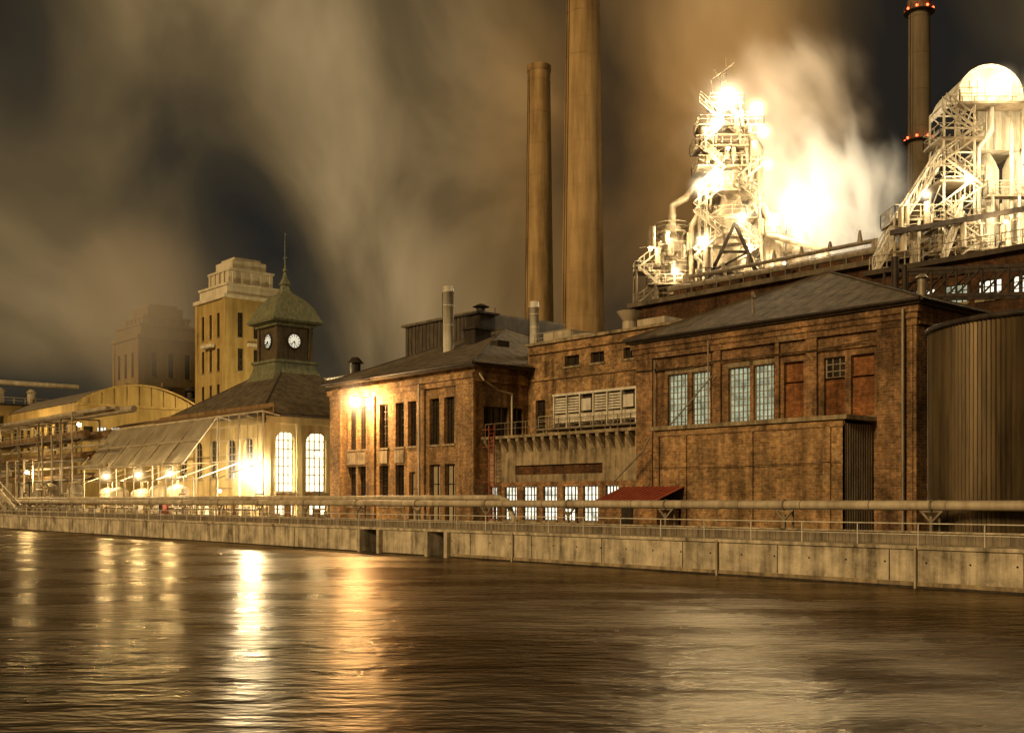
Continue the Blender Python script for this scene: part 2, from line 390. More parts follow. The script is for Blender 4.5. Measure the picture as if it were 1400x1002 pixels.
T.part('annex_pilasters', 'brick_warm').box(-50.55, -35.85, 56.69, 56.796, 8.32, 8.65)
Q = T.part('pipework', 'steel')
Q.path([(-53.3, 59.3, 8.5), (-53.3, 58.6, 7.5), (-56, 58.2, 5.2)], .07)
Q.beam((-52.0, 59.5, 8.9), (-47.5, 59.4, 12.6), .07)
Q.path([(-45.5, 61, 16), (-45.5, 61, 17.6), (-45.2, 60.6, 17.9), (-44.9, 60.4, 17.5)], .1)
Q.cyl((-33.6, 59.4, QZ), (-33.6, 59.4, 15.2), .09)
Q.path([(-53.2, 59.7, QZ), (-53.2, 59.7, 14.1)], .05, 8); Q.path([(-48.2, 59.6, 9), (-48.2, 59.6, 15)], .05, 8)
Cb = T.part('cables', 'steel_dark')
Cb.path([(-55, 59.65, 13.4), (-50, 59.65, 13.3), (-47.6, 59.65, 13.5), (-40, 59.65, 13.4), (-36, 59.65, 13.6)], .035, 6)
Cb.path([(-50.5, 56.6, 6.2), (-44, 56.6, 6.1), (-36, 56.6, 6.25)], .02, 6)
for (px, py, pz) in ((-36, 66, 18.2), (-38.5, 63, 17.2), (-50, 64, 17.8)):
    Q.cyl((px, py, pz - 1.6), (px, py, pz), .28); Q.cyl((px, py, pz), (px, py, pz + .25), .45, .2)
T.done()

# ------------------------------------------------------------------ left brick building
T = Thing('brick_pump_house'); B = 'brick_warm'; ops = []
for a, b_ in ((-94.5, -93.1), (-92.7, -91.3), (-88.9, -87.4), (-86.2, -84.8), (-84.2, -82.8), (-80.8, -79.3), (-78.6, -77.1)):
    ops.append(dict(a=(a, b_), z=(9.0, 13.2), k='glass_dark', n=(3, 6)))
for a, b_ in ((-94.5, -93.1), (-92.7, -91.3), (-88.9, -87.4), (-86.2, -84.8)):
    ops.append(dict(a=(a, b_), z=(3.4, 7.3), k='glass_dark', n=(3, 6)))
ops.append(dict(a=(-84.0, -83.0), z=(QZ + .1, 6.6), k='door', n=(1, 3), sill=False)); ops.append(dict(a=(-80.8, -79.2), z=(QZ + .1, 7.2), k='door', n=(2, 3), sill=False))
ops.append(dict(a=(-78.5, -77.0), z=(QZ + .1, 7.2), k='door', n=(2, 3), sill=False))
wall(T, 'walls', B, 'X', 60, -97.5, -74.2, QZ, 15.6, ops, .45)
wall(T, 'walls', B, 'Y', -74.2, 60, 84, QZ, 15.6, [dict(a=(61, 63.9), z=(9.5, 12.2), k='glass_dark', n=(4, 3)), dict(a=(64.4, 65.6), z=(9.5, 12.2), k='glass_dark', n=(2, 3))], .4)
W = T.part('walls', B); W.quad((-97.5, 60, QZ), (-97.5, 84, QZ), (-97.5, 84, 15.6), (-97.5, 60, 15.6))
G = T.part('pilasters', B)
for a, b_ in ((-97.6, -95.6), (-90.9, -89.5), (-82.5, -81.3), (-76.6, -74.1)): G.box(a, b_, 59.75, 59.997, QZ, 14.1)
G.box(-97.6, -74.0, 59.7, 59.996, 14.12, 14.6); G.box(-97.8, -73.9, 59.5, 59.995, 14.62, 15.1)
G.box(-74.197, -73.95, 59.6, 66, 14.3, 15.1)
for a in (-94.5, -92.7, -88.9, -86.2):
    T.part('spandrels', 'concrete_dirty').box(a - .05, a + 1.5, 59.86, 59.998, 7.5, 8.7)
hip(T, -97.5, -74.2, 60, 84, 15.6, ((-88, 72, 21.2), (-84, 72, 21.2)))
Q = T.part('downpipes', 'steel_pale')
Q.path([(-73.95, 60.3, 15), (-73.6, 60.5, 14.4), (-73.9, 62.5, 13.6), (-73.9, 64, 13.4), (-73.9, 64, 9.3)], .09)
Q.cyl((-81.9, 59.6, QZ), (-81.9, 59.6, 15), .08)
V = T.part('roof_vents', 'steel_dark')
V.box(-88.6, -86.3, 70.5, 72.5, 20.6, 22.9); V.box(-88.9, -86, 70.2, 72.8, 22.9, 23.1)
V.cyl((-87.4, 71.5, 23.1), (-87.4, 71.5, 23.8), .5); V.cyl((-87.4, 71.5, 23.8), (-87.4, 71.5, 24.1), .9, .3)
V.box(-84.5, -82.8, 67, 69, 18.8, 20.6); V.box(-84.7, -82.6, 66.8, 69.2, 20.6, 20.8)
V.box(-79.4, -78.2, 66, 67.4, 17.2, 18.9)
V.beam((-81, 68, 18.5), (-81, 68, 22.5), .05); V.beam((-91, 66, 18), (-91, 66, 21.5), .05)
T.done()

def stack(name, x, y, z0, z1, r, mat='steel_pale'):
    T = Thing(name); S = T.part('flue', mat)
    S.lathe((x, y), [(r, z0), (r, z1 - .6), (r * 1.08, z1 - .6), (r * 1.08, z1 - .45), (r, z1 - .45), (r, z1), (r * .85, z1), (r * .85, z1 - .3)], 20)
    for k in range(1, 4): S.lathe((x, y), [(r * 1.05, z0 + (z1 - z0) * k / 4), (r * 1.05, z0 + (z1 - z0) * k / 4 + .08)], 20)
    T.part('flange', 'steel').cyl((x, y, z0), (x, y, z0 + .25), r * 1.5)
    T.part('ladder', 'steel_dark').beam((x - r * 1.3, y - .2, z0), (x - r * 1.3, y - .2, z1 - .5), .05)
    T.done()
stack('steel_flue', -85.5, 65.8, 17.2, 24.9, .52, 'white')
stack('steel_flue', -75.8, 68.4, 17.5, 22.4, .42, 'white')

T = Thing('roof_monitor'); Bx = T.part('sheet_walls', 'roof_dark')
x = -105.7
while x < -93:
    Bx.box(x, x + .5, 75, 88, QZ, 24.2); Bx.box(x + .5, x + .7, 75.08, 88, QZ, 24.2); x += .7
T.part('roof', 'roof').box(-106.1, -92.5, 74.6, 88.4, 24.21, 24.45)
T.done()

# ------------------------------------------------------------------ middle building
T = Thing('boiler_house'); B = 'brick_warm'
ops = [dict(a=(-69.4, -67.6), z=(15.6, 16.5), k='glass_dark', n=(2, 1)), dict(a=(-66.2, -64.6), z=(15.6, 16.5), k='glass_dark', n=(2, 1)), dict(a=(-62.4, -61.2), z=(15.6, 16.5), k='glass_dark', n=(2, 1)),
       dict(a=(-73.2, -71.9), z=(9.3, 12.9), k='glass_dark', n=(2, 4))]
wall(T, 'walls', B, 'X', 66.2, -74.2, -55, QZ, 17.8, ops)
W = T.part('walls', B); W.quad((-74.2, 66.2, 15), (-74.2, 82, 15), (-74.2, 82, 17.8), (-74.2, 66.2, 17.8)); W.quad((-74.2, 82, QZ), (-55, 82, QZ), (-55, 82, 17.8), (-74.2, 82, 17.8)); W.quad((-55, 66.2, QZ), (-55, 82, QZ), (-55, 82, 17.8), (-55, 66.2, 17.8))
T.part('parapet', 'concrete_dirty').box(-74.4, -54.9, 65.95, 66.6, 17.81, 18.05); T.part('roof', 'roof_dark').quad((-74.2, 66.3, 17.7), (-55, 66.3, 17.7), (-55, 82, 17.7), (-74.2, 82, 17.7))
G = T.part('corbels', B); G.box(-74.1, -55, 66.0, 66.197, 17.0, 17.3)
G.box(-74.1, -55, 66.03, 66.196, 14.6, 14.8)
lw = [(-72.0, -70.4), (-69.6, -67.9), (-67.1, -65.4), (-64.7, -63.0), (-62.4, -60.7), (-73.9, -72.9), (-59.9, -58.5)]
ops = [dict(a=q, z=(2.3, 5.1), k='lit_pale', n=(4, 4), fw=.05, d=.25, frame='steel') for q in lw]
ops.append(dict(a=(-70.6, -60.2), z=(6.1, 6.9), k='brick_dark', n=(0, 0), d=.25, sill=False))
wall(T, 'wing_wall', 'brick', 'X', 61.5, -74.195, -55, QZ, 5.5, ops[:-1], frame='steel')
wall(T, 'wing_upper', 'concrete_dirty', 'X', 61.5, -74.195, -55, 5.5, 9.2, ops[-1:])
T.part('wing_roof', 'concrete_dirty').box(-74.19, -54.9, 60.7, 66.19, 9.21, 9.45)
K = T.part('brackets', 'concrete_dirty'); x = -73.9
while x < -55.2:
    K.add([(x, 61.497, 9.2), (x, 60.75, 9.2), (x, 60.75, 8.95), (x, 61.497, 8.0), (x + .35, 61.497, 9.2), (x + .35, 60.75, 9.2), (x + .35, 60.75, 8.95), (x + .35, 61.497, 8.0)],
          [(0, 1, 2, 3), (4, 7, 6, 5), (1, 5, 6, 2), (2, 6, 7, 3), (0, 4, 5, 1)])
    x += 1.05
rail(T.part('terrace_railing', 'steel'), [(-73.8, 60.85, 9.45), (-55.3, 60.85, 9.45)], 1.1, 1.3, .05)
U = T.part('louvre_unit', 'white')
U.box(-69.6, -55.2, 64.9, 66.1, 12.9, 13.1)
for i in range(9):
    a = -69.5 + i * 1.6
    U.box(a, a + .12, 64.9, 66.1, 10.2, 12.88)
    U.box(a + .14, a + 1.58, 65.0, 66.1, 10.6, 11.3)
    if i not in (2, 5):
        for k in range(6): U.box(a + .14, a + 1.58, 65.0 + .02 * k, 65.1 + .02 * k, 11.45 + k * .23, 11.6 + k * .23)
    else: U.box(a + .3, a + 1.4, 64.9, 65.2, 11.5, 12.5)
T.part('louvre_back', 'steel_dark').box(-69.5, -55.2, 65.3, 66.1, 10.5, 12.88)
rail(T.part('gantry_railing', 'steel_pale'), [(-70.6, 64.2, 10.2), (-55.2, 64.2, 10.2)], 1., 1.2, .05)
T.part('gantry', 'steel').box(-70.7, -55.1, 64.1, 66.15, 10.0, 10.15)
for x in (-70, -66, -62, -58): T.part('gantry', 'steel').beam((x, 64.3, 9.45), (x, 64.3, 10.), .15)
V = T.part('roof_plant', 'steel_pale'); V.cyl((-65.3, 70, 17.7), (-65.3, 70, 19.4), .6); V.cyl((-65.3, 70, 19.4), (-65.3, 70, 20.3), .5, 1.1)
V.box(-74, -70.5, 68, 71, 17.7, 19.2); V.box(-62.5, -59.5, 68, 70, 17.7, 19.0)
V.path([(-72, 67.5, 18.3), (-68, 67.5, 18.3), (-68, 69, 18.3)], .25)
rail(V, [(-74, 66.8, 18.0), (-69, 66.8, 18.0)], 1.0, 1.2, .05)
T.done()
T = Thing('red_ladder'); R = T.part('rungs', 'red')
for x in (-73.0, -72.3): R.beam((x, 60.6, QZ), (x, 60.6, 10.4), .08)
z = 2.
while z < 10.3: R.beam((-73., 60.6, z), (-72.3, 60.6, z), .05); z += .35
for z in (4, 5.5, 7, 8.5, 10): R.path([(-73, 60.6, z), (-73.1, 60.0, z), (-72.65, 59.75, z), (-72.2, 60., z), (-72.3, 60.6, z)], .03, 6)
T.done()
T = Thing('red_roofed_shed'); T.part('walls', 'brick').box(-52.9, -48.1, 54.2, 56.4, QZ, 3.9)
R = T.part('roof', 'red'); R.quad((-53.3, 53.7, 3.9), (-47.8, 53.7, 3.9), (-47.8, 56.7, 4.9), (-53.3, 56.7, 4.9)); R.quad((-53.3, 53.7, 3.86), (-47.8, 53.7, 3.86), (-47.8, 53.7, 3.7), (-53.3, 53.7, 3.7))
x = -53.3
while x < -47.9: R.beam((x, 53.7, 3.93), (x, 56.7, 4.93), .05); x += .45
T.part('door', 'steel_dark').box(-51.2, -50.2, 54.12, 54.197, QZ, 3.7)
T.done()

# ------------------------------------------------------------------ tank
T = Thing('corrugated_storage_tank'); S = T.part('shell', 'tank')
tc = (-24.1, 57.4)
S.lathe(tc, [(6, QZ), (6, 12.6)], 320, False, .07)
T.part('rim', 'steel_dark').lathe(tc, [(6.02, 12.6), (6.2, 12.62), (6.2, 12.85), (6.0, 12.9)], 96)
T.part('lid', 'steel_dark').lathe(tc, [(6.1, 12.88), (3, 13.4), (.3, 13.6)], 64)
T.done()

# ------------------------------------------------------------------ clock building
T = Thing('clock_tower_building'); B = 'plaster_wall'
ops = [dict(a=(61.4, 63.8), z=(4.9, 11.8), k='lit_warm', n=(4, 7), arch=.9, fw=.07, frame='steel'), dict(a=(65.3, 68.0), z=(4.9, 11.8), k='lit_warm', n=(4, 7), arch=.9, fw=.07, frame='steel'),
       dict(a=(61.2, 63.9), z=(2.2, 3.7), k='lit_warm', n=(4, 2), fw=.07, frame='steel'), dict(a=(65.2, 68.2), z=(2.2, 3.7), k='lit_warm', n=(4, 2), fw=.07, frame='steel'),
       dict(a=(70, 72.6), z=(4.9, 11.8), k='lit_warm', n=(4, 7), arch=.9, fw=.07)]
wall(T, 'walls', B, 'Y', -111.9, 60, 81, QZ, 13.5, ops, .5)
ops = [dict(a=(-139 + i * 4.4, -136.6 + i * 4.4), z=(6.5, 11.2), k='glass_dark', n=(3, 5), arch=.9) for i in range(6)]
wall(T, 'walls', B, 'X', 60, -140.7, -111.9, QZ, 13.5, ops, .4)
W = T.part('walls', B); W.quad((-140.7, 60, QZ), (-140.7, 81, QZ), (-140.7, 81, 13.5), (-140.7, 60, 13.5))
G = T.part('cornice', B); G.box(-111.897, -111.6, 59.7, 81, 12.7, 13.45); G.box(-141, -111.6, 59.7, 59.997, 12.7, 13.45)
for y in (59.9, 64.0, 68.6, 72.9): G.box(-111.896, -111.7, y, y + .7, QZ, 12.68)
hip(T, -140.7, -111.9, 60, 81, 13.5, ((-126.4, 70.6, 21.6), (-126.2, 70.6, 21.6)), 'roof')
cx, cy = -126.3, 70.6
def sq(h, z): return [(cx-h, cy-h, z), (cx+h, cy-h, z), (cx+h, cy+h, z), (cx-h, cy+h, z)]
def sqloft(pt, prof):
    vs = []
    for h, z in prof: vs += sq(h, z)
    fs = [(k*4+i, k*4+(i+1)%4, k*4+4+(i+1)%4, k*4+4+i) for k in range(len(prof)-1) for i in range(4)]
    pt.add(vs, fs); n = len(vs); pt.add(vs[-4:], [(0, 1, 2, 3)])
sqloft(T.part('tower_skirt', 'copper'), [(3.9, 18.6), (3.4, 19.6), (3.0, 20.6), (2.95, 21.3), (3.15, 21.35), (3.15, 21.7), (2.6, 21.75)])
Bd = T.part('tower_body', 'timber'); sqloft(Bd, [(2.35, 21.3), (2.35, 26.6)])
Pl = T.part('tower_pilasters', 'timber')
for sx in (-1, 1):
    for sy in (-1, 1):
        a, b_ = cx + sx * 2.3, cy + sy * 2.3; Pl.box(a - .28, a + .28, b_ - .28, b_ + .28, 21.8, 26.1)
for k in range(9):
    z = 22. + k * .45
    Pl.box(cx - 2.0, cx + 2.0, cy - 2.38, cy - 2.352, z, z + .3); Pl.box(cx + 2.352, cx + 2.38, cy - 2.0, cy + 2.0, z, z + .3)
sqloft(T.part('tower_cornice', 'copper'), [(2.4, 25.9), (2.8, 26.0), (2.85, 26.3), (3.5, 26.5), (3.6, 26.75), (3.5, 26.8)])
Dm = T.part('tower_roof', 'copper'); sqloft(Dm, [(3.62, 26.76), (3.3, 27.3), (3.0, 27.9), (2.7, 28.6), (2.2, 29.3), (1.5, 30.0), (.75, 30.6), (.5, 31.0), (.42, 31.6), (.62, 31.7), (.5, 31.9), (.25, 32.6), (.1, 33.4)])
Dm.ball((cx, cy, 33.6), .28); T.part('spire', 'copper').cyl((cx, cy, 33.4), (cx, cy, 38.4), .1, .03, 8)
T.part('spire', 'copper').path([(cx - .5, cy, 35.2), (cx + .5, cy, 35.2)], .05, 6)
D = T.part('clock_dial', 'clock'); Rg = T.part('clock_rings', 'steel_dark'); Hn = T.part('clock_hands', 'black'); cz = 24.2
D.cyl((cx + 2.36, cy, cz), (cx + 2.42, cy, cz), .9, n=32, smooth=False); D.cyl((cx, cy - 2.36, cz), (cx, cy - 2.42, cz), .9, n=32, smooth=False)
for i in range(32):
    t0 = 2 * math.pi * i / 32; t1 = 2 * math.pi * (i + 1) / 32
    for ax in (0, 1):
        f = (lambda t: (cx + 2.44, cy + .97 * math.cos(t), cz + .97 * math.sin(t))) if ax == 0 else (lambda t: (cx + .97 * math.cos(t), cy - 2.44, cz + .97 * math.sin(t)))
        Rg.cyl(f(t0), f(t1), .13, n=6)
for i in range(12):
    t = 2 * math.pi * i / 12; c_, s_ = math.cos(t), math.sin(t)
    Hn.beam((cx + 2.45, cy + .58 * c_, cz + .58 * s_), (cx + 2.45, cy + .8 * c_, cz + .8 * s_), .07)
    Hn.beam((cx + .58 * c_, cy - 2.45, cz + .58 * s_), (cx + .8 * c_, cy - 2.45, cz + .8 * s_), .07)
for (a, l) in ((math.radians(225), .7), (math.radians(280), .5)):
    Hn.beam((cx + 2.47, cy, cz), (cx + 2.47, cy + l * math.cos(a), cz + l * math.sin(a)), .09)
    Hn.beam((cx, cy - 2.47, cz), (cx + l * math.cos(a), cy - 2.47, cz + l * math.sin(a)), .09)
T.done()

# ------------------------------------------------------------------ loading canopy
T = Thing('loading_canopy'); F = T.part('frame', 'steel_pale')
XA, XB = -153, -108.5
for (y, z) in ((58, 13.7), (53.8, 8.2), (55.9, 10.95)): F.beam((XA, y, z), (XB if y == 58 else -119.8, y, z), .18)
x = XA
while x <= XB + .1:
    F.beam((x, 58, QZ), (x, 58, 13.7), .15)
    F.beam((x, 52.5, QZ), (x, 52.5, 6.5 if x > -119 else 7.9), .12)
    if x <= -119: F.beam((x, 58, 13.7), (x, 53.8, 8.2), .12)
    F.beam((x, 52.5, 6.2), (x, 58, 8.2), .09)
    F.beam((x, 58, 13.7), (x, 60.0, 13.3), .1)
    x += 5.56
F.beam((XA, 52.5, 6.3), (XB, 52.5, 6.3), .1); F.beam((XA, 58, 8.4), (XB, 58, 8.4), .1)
for z in (9.2, 10.8, 12.3): F.beam((-119, 58, z), (XB, 58, z), .06)
for q in range(5): F.beam((-119 + q * 2.3, 58, 8.4), (-119 + q * 2.3, 58, 13.6), .06)
rail(F, [(-118, 52.5, QZ), (-96, 52.5, QZ)], 2.6, 2.2, .07, (.33, .66))
A = T.part('awning', 'awning')
for i in range(6):
    a = -151.8 + i * 5.3
    A.add([(a, 57.8, 13.55), (a + 5.22, 57.8, 13.55), (a + 5.22, 55.7, 10.5), (a, 55.7, 10.5), (a + 5.22, 53.7, 8.05), (a, 53.7, 8.05)], [(0, 1, 2, 3), (3, 2, 4, 5)])
T.part('canopy_roof', 'rust').quad((XA, 57.9, 13.85), (XB, 57.9, 13.85), (XB, 60., 14.6), (XA, 60., 14.6))
T.part('fascia', 'rust').box(-139, XB, 59.2, 59.3, 13.6, 14.7)
T.done()
for (x, y, r, h) in ((-147, 55.5, 1.2, 3.2), (-143, 55.5, 1.2, 3.2), (-136, 55.8, 1.5, 3.0), (-130, 55.5, 1.3, 3.4), (-125, 55.6, 1.3, 3.4)):
    T = Thing('process_vessel'); V = T.part('shell', 'steel_pale')
    V.lathe((x, y), [(r, QZ + .6), (r, QZ + h), (r * .8, QZ + h + .4), (.2, QZ + h + .7)], 20)
    V.lathe((x, y), [(r * 1.04, QZ + h * .6), (r * 1.04, QZ + h * .6 + .1)], 20)
    L_ = T.part('legs', 'steel')
    for a in range(4): L_.beam((x + r * .8 * math.cos(a * 1.57), y + r * .8 * math.sin(a * 1.57), QZ), (x + r * .8 * math.cos(a * 1.57), y + r * .8 * math.sin(a * 1.57), QZ + .8), .15)
    L_.path([(x, y, QZ + h + .5), (x, y, QZ + h + 1.5), (x + 1.6, y, QZ + h + 1.5), (x + 1.6, y, QZ + .3)], .08, 8)
    T.done()
T = Thing('pipe_manifold'); V = T.part('pipes', 'steel_pale'); V2 = T.part('rusty_pipes', 'rust')
for i in range(50):
    x = -186 + i * 1.9; y = 51.8 + random.random() * 4
    pt = V if i % 3 else V2; h = 1.0 + random.random() * (3.8 if x < -150 else 2.0)
    pt.path([(x, y, QZ), (x, y, QZ + h), (x + .8 + random.random() * 2.4, y, QZ + h)], .05 + random.random() * .06, 8)
    pt.cyl((x + 1.2, y + .5, QZ), (x + 1.2, y + .5, QZ + .6 + random.random() * 1.6), .1 + random.random() * .3)
    if i % 3 == 0: V.box(x + .5, x + 1.2, y - .8, y - .3, QZ, QZ + .7 + random.random())
V.path([(-186, 52.8, 3.0), (-100, 52.8, 3.0)], .12, 8); V2.path([(-186, 53.4, 3.5), (-112, 53.4, 3.5)], .16, 8)
T.done()
T = Thing('control_cabinet'); T.part('body', 'red').box(-121.5, -120.2, 51.6, 52.3, QZ, 3.9); T.part('hood', 'steel').box(-121.7, -120, 51.5, 52.4, 3.9, 4.0); T.part('door', 'steel').box(-121.3, -120.4, 51.55, 51.597, 2.1, 3.7); T.done()

# ------------------------------------------------------------------ far left : arched hall, yellow works, pipe rack
T = Thing('arched_roof_hall'); X1, X0 = -190, -232; Y0, Y1, ZE, ZA = 66.4, 88.5, 20.6, 24.2
ops = [dict(a=(67.5 + i * 2.4, 69.2 + i * 2.4), z=(14.5, 16.6), k='lit_pale' if i in (1, 2) else 'glass_dark', n=(3, 2)) for i in range(8)]
wall(T, 'walls', 'plaster', 'Y', X1, Y0, Y1, QZ, ZE, ops); wall(T, 'walls', 'plaster', 'X', Y0, X0, X1, QZ, ZE, [dict(a=(X0 + 3 + i * 4, X0 + 5.4 + i * 4), z=(13, 18), k='glass_dark') for i in range(9)])
Gb = T.part('gable', 'plaster'); Rf = T.part('roof', 'steel'); Rb = T.part('ribs', 'plaster'); k = 20; pr = []
for i in range(k + 1):
    t = i / k; pr.append((Y0 + (Y1 - Y0) * t, ZE + (ZA - ZE) * math.sin(math.pi * t) ** .8))
for (a, b_) in zip(pr, pr[1:]):
    Gb.quad((X1, a[0], ZE), (X1, b_[0], ZE), (X1, b_[0], b_[1]), (X1, a[0], a[1]))
    Rf.quad((X0, a[0], a[1] + .1), (X0, b_[0], b_[1] + .1), (X1 + .6, b_[0], b_[1] + .1), (X1 + .6, a[0], a[1] + .1))
    Rb.beam((X1 + .4, a[0], a[1]), (X1 + .4, b_[0], b_[1]), .3)
for i in range(2, k - 1, 2): Rb.beam((X1 + .1, pr[i][0], ZE), (X1 + .1, pr[i][0], pr[i][1]), .18)
Rb.box(X1 + .01, X1 + .3, Y0, Y1, ZE - .4, ZE)
T.done()
T = Thing('yellow_works_building')
wall(T, 'walls', 'plaster', 'Y', -228, 55, 84, QZ, 22.5, [dict(a=(57 + i * 3.3, 59 + i * 3.3), z=(z, z + 2.4), k='glass_dark', n=(3, 2)) for i in range(7) for z in (9, 14, 18)])
wall(T, 'walls', 'plaster', 'X', 55, -300, -228, QZ, 22.5, [dict(a=(-297 + i * 5, -294.5 + i * 5), z=(z, z + 2.6), k='glass_dark', n=(3, 2)) for i in range(13) for z in (9, 15)])
T.part('roof', 'steel_dark').box(-300.5, -227.5, 54.5, 84, 22.51, 22.9)
V = T.part('roof_pipes', 'steel_pale')
V.path([(-240, 57, 23), (-240, 57, 26), (-228, 62, 27), (-228, 80, 27)], .5); V.path([(-250, 58, 23), (-250, 58, 25.5), (-226, 58, 25.5), (-226, 58, 15)], .35)
for y in (60, 66, 72): V.cyl((-232, y, 22.9), (-232, y, 25.6), .8); V.cyl((-232, y, 25.6), (-232, y, 26.3), 1.1, .4)
rail(V, [(-227.8, 55, 22.9), (-227.8, 84, 22.9)], 1.2, 2, .1)
T.done()
T = Thing('pipe_rack'); S = T.part('frame', 'steel'); V = T.part('pipes', 'rust'); V2 = T.part('white_pipes', 'steel_pale')
x = -226
while x < -150:
    for y in (53.5, 59): S.beam((x, y, QZ), (x, y, 15.5), .22)
    for z in (6.8, 9.5, 12.5, 15.5): S.beam((x, 53.5, z), (x, 59, z), .2)
    S.beam((x, 53.5, 9.5), (x + 9.5, 53.5, 12.5), .1); S.beam((x, 53.5, 6.8), (x + 9.5, 53.5, 2.5), .08); x += 9.5
for y, z, r in ((54.2, 10.1, .45), (55.6, 10.2, .55), (57, 9.95, .3), (54.5, 13.1, .5), (56.2, 13.0, .4), (58, 13.2, .6), (54.4, 7.2, .35), (56, 7.3, .5)):
    V.cyl((-230, y, z), (-152, y, z), r, r, 12)
for y, z, r in ((54, 16, .3), (55.2, 16, .35), (57.5, 16.1, .45), (53.9, 11.3, .18), (53.8, 8.5, .2)): V2.cyl((-230, y, z), (-143, y, z), r, r, 12)
for z in (6.8, 9.5, 12.5, 15.5): S.beam((-230, 53.4, z), (-150, 53.4, z), .18)
for i in range(18):
    x = -222 + i * 4.1; z = random.choice((9.9, 12.9, 15.9)); V2.path([(x, 53.2, z), (x, 52.6, z), (x, 52.6, 2.5 + random.random() * 4)], .1 + random.random() * .12, 8)
rail(V2, [(-230, 53, 12.6), (-152, 53, 12.6)], 1.1, 2, .06)
for (x, y, r, h) in ((-170, 56, 1.5, 5), (-182, 56, 1.8, 6), (-196, 56, 1.6, 7), (-161, 56, 1.1, 4)):
    V2.lathe((x, y), [(r, QZ), (r, QZ + h), (r * .7, QZ + h + .6), (.2, QZ + h + .9)], 20)
T.done()
T = Thing('gangway'); S = T.part('truss', 'steel_pale')
for y in (47.2, 48.6):
    S.beam((-176, y, 1.9), (-160, y, 1.9), .25); S.beam((-176, y, 7.2), (-163, y, 2.6), .3); S.beam((-176, y, 8.3), (-161, y, 3.2), .12)
    for i in range(7): S.beam((-176 + i * 2.1, y, 7.2 - i * .74), (-176 + i * 2.1, y, 8.3 - i * .72), .1)
T.done()
T = Thing('distant_works_hall'); wall(T, 'walls', 'haze_tinted_stone', 'X', 100, -330, -135, QZ, 22, [dict(a=(-325 + i * 6, -322 + i * 6), z=(16, 20), k='glass_dark') for i in range(30)])
wall(T, 'walls', 'haze_tinted_stone', 'Y', -135, 100, 130, QZ, 22); T.part('roof', 'roof').box(-331, -134, 99, 130, 22.01, 22.6)
V = T.part('roof_vents', 'steel_dark')
for i, x in enumerate((-255, -243, -225, -198, -180, -160, -150)):
    V.cyl((x, 103, 22.5), (x, 103, 25.4 + (i % 3)), .9); V.cyl((x, 103, 25.4 + (i % 3)), (x, 103, 26.4 + (i % 3)), 1.5, .6)
V.path([(-300, 101, 25), (-140, 101, 25)], .35)
T.done()

def stone_tower(name, X1, Y0, w, z_a, z_b, mat, mat2):
    T = Thing(name); X0 = X1 - w; Y1 = Y0 + w; u = w / 15.
    def wins(a0):
        o = []
        for i in range(3):
            for (za, zb) in ((z_a - 8.5 * u, z_a - 3 * u), (z_a - 16 * u, z_a - 11 * u), (z_a - 24 * u, z_a - 19 * u)):
                o.append(dict(a=(a0 + (2.9 + i * 3.9) * u, a0 + (4.2 + i * 3.9) * u), z=(za, zb), k='glass_dark', n=(2, 4), fw=.08, sill=True))
        return o
    wall(T, 'walls', mat, 'Y', X1, Y0, Y1, QZ, z_a, wins(Y0)); wall(T, 'walls', mat, 'X', Y0, X0, X1, QZ, z_a, wins(X0))
    C = T.part('walls', mat); C.quad((X0, Y0, QZ), (X0, Y1, QZ), (X0, Y1, z_a), (X0, Y0, z_a))
    D_ = T.part('cornices', mat2)
    def ring(d, za, zb): D_.box(X0 + d, X1 - d, Y0 + d, Y1 - d, za, zb)
    ring(-.5, z_a, z_a + .8 * u); ring(.6 * u, z_a + .8 * u, z_a + 3 * u); ring(.3 * u, z_a + 3 * u, z_a + 3.5 * u)
    ring(2.2 * u, z_a + 3.5 * u, z_b - 3.5 * u); ring(1.9 * u, z_b - 3.5 * u, z_b - 3 * u); ring(3.3 * u, z_b - 3 * u, z_b - .8 * u); ring(4.2 * u, z_b - .8 * u, z_b)
    for i in range(5):
        a = (2.6 + i * 2.3) * u
        D_.box(X1 - 2.2 * u, X1 - 1.85 * u, Y0 + a, Y0 + a + .8 * u, z_a + 3.5 * u, z_b - 3.6 * u)
        D_.box(X0 + a, X0 + a + .8 * u, Y0 + 1.85 * u, Y0 + 2.2 * u, z_a + 3.5 * u, z_b - 3.6 * u)
    Pp = T.part('corner_piers', mat)
    for (a, b_) in ((X1 - 1.2 * u, Y0 - .25), (X0, Y0 - .25)): Pp.box(a, a + 1.2 * u, b_, Y0 - .003, QZ, z_a - .01)
    Pp.box(X1 + .003, X1 + .25, Y0 - .25, Y0 + 1.2 * u, QZ, z_a - .01); Pp.box(X1 + .003, X1 + .25, Y1 - 1.2 * u, Y1, QZ, z_a - .01)
    Bk = T.part('balcony', mat2); Bk.box(X1 + .26, X1 + 1.2, Y0 + 5 * u, Y0 + 10 * u, z_a - 10.6 * u, z_a - 9.8 * u); Bk.box(X0 + 5 * u, X0 + 10 * u, Y0 - 1.2, Y0 - .26, z_a - 10.6 * u, z_a - 9.8 * u)
    T.done()
stone_tower('stone_tower', -198.5, 98, 13.2, 43.5, 52.5, 'plaster', 'plaster_pale')
stone_tower('stone_tower', -278, 113, 17.5, 46, 56, 'haze_tinted_stone', 'haze_tinted_stone')

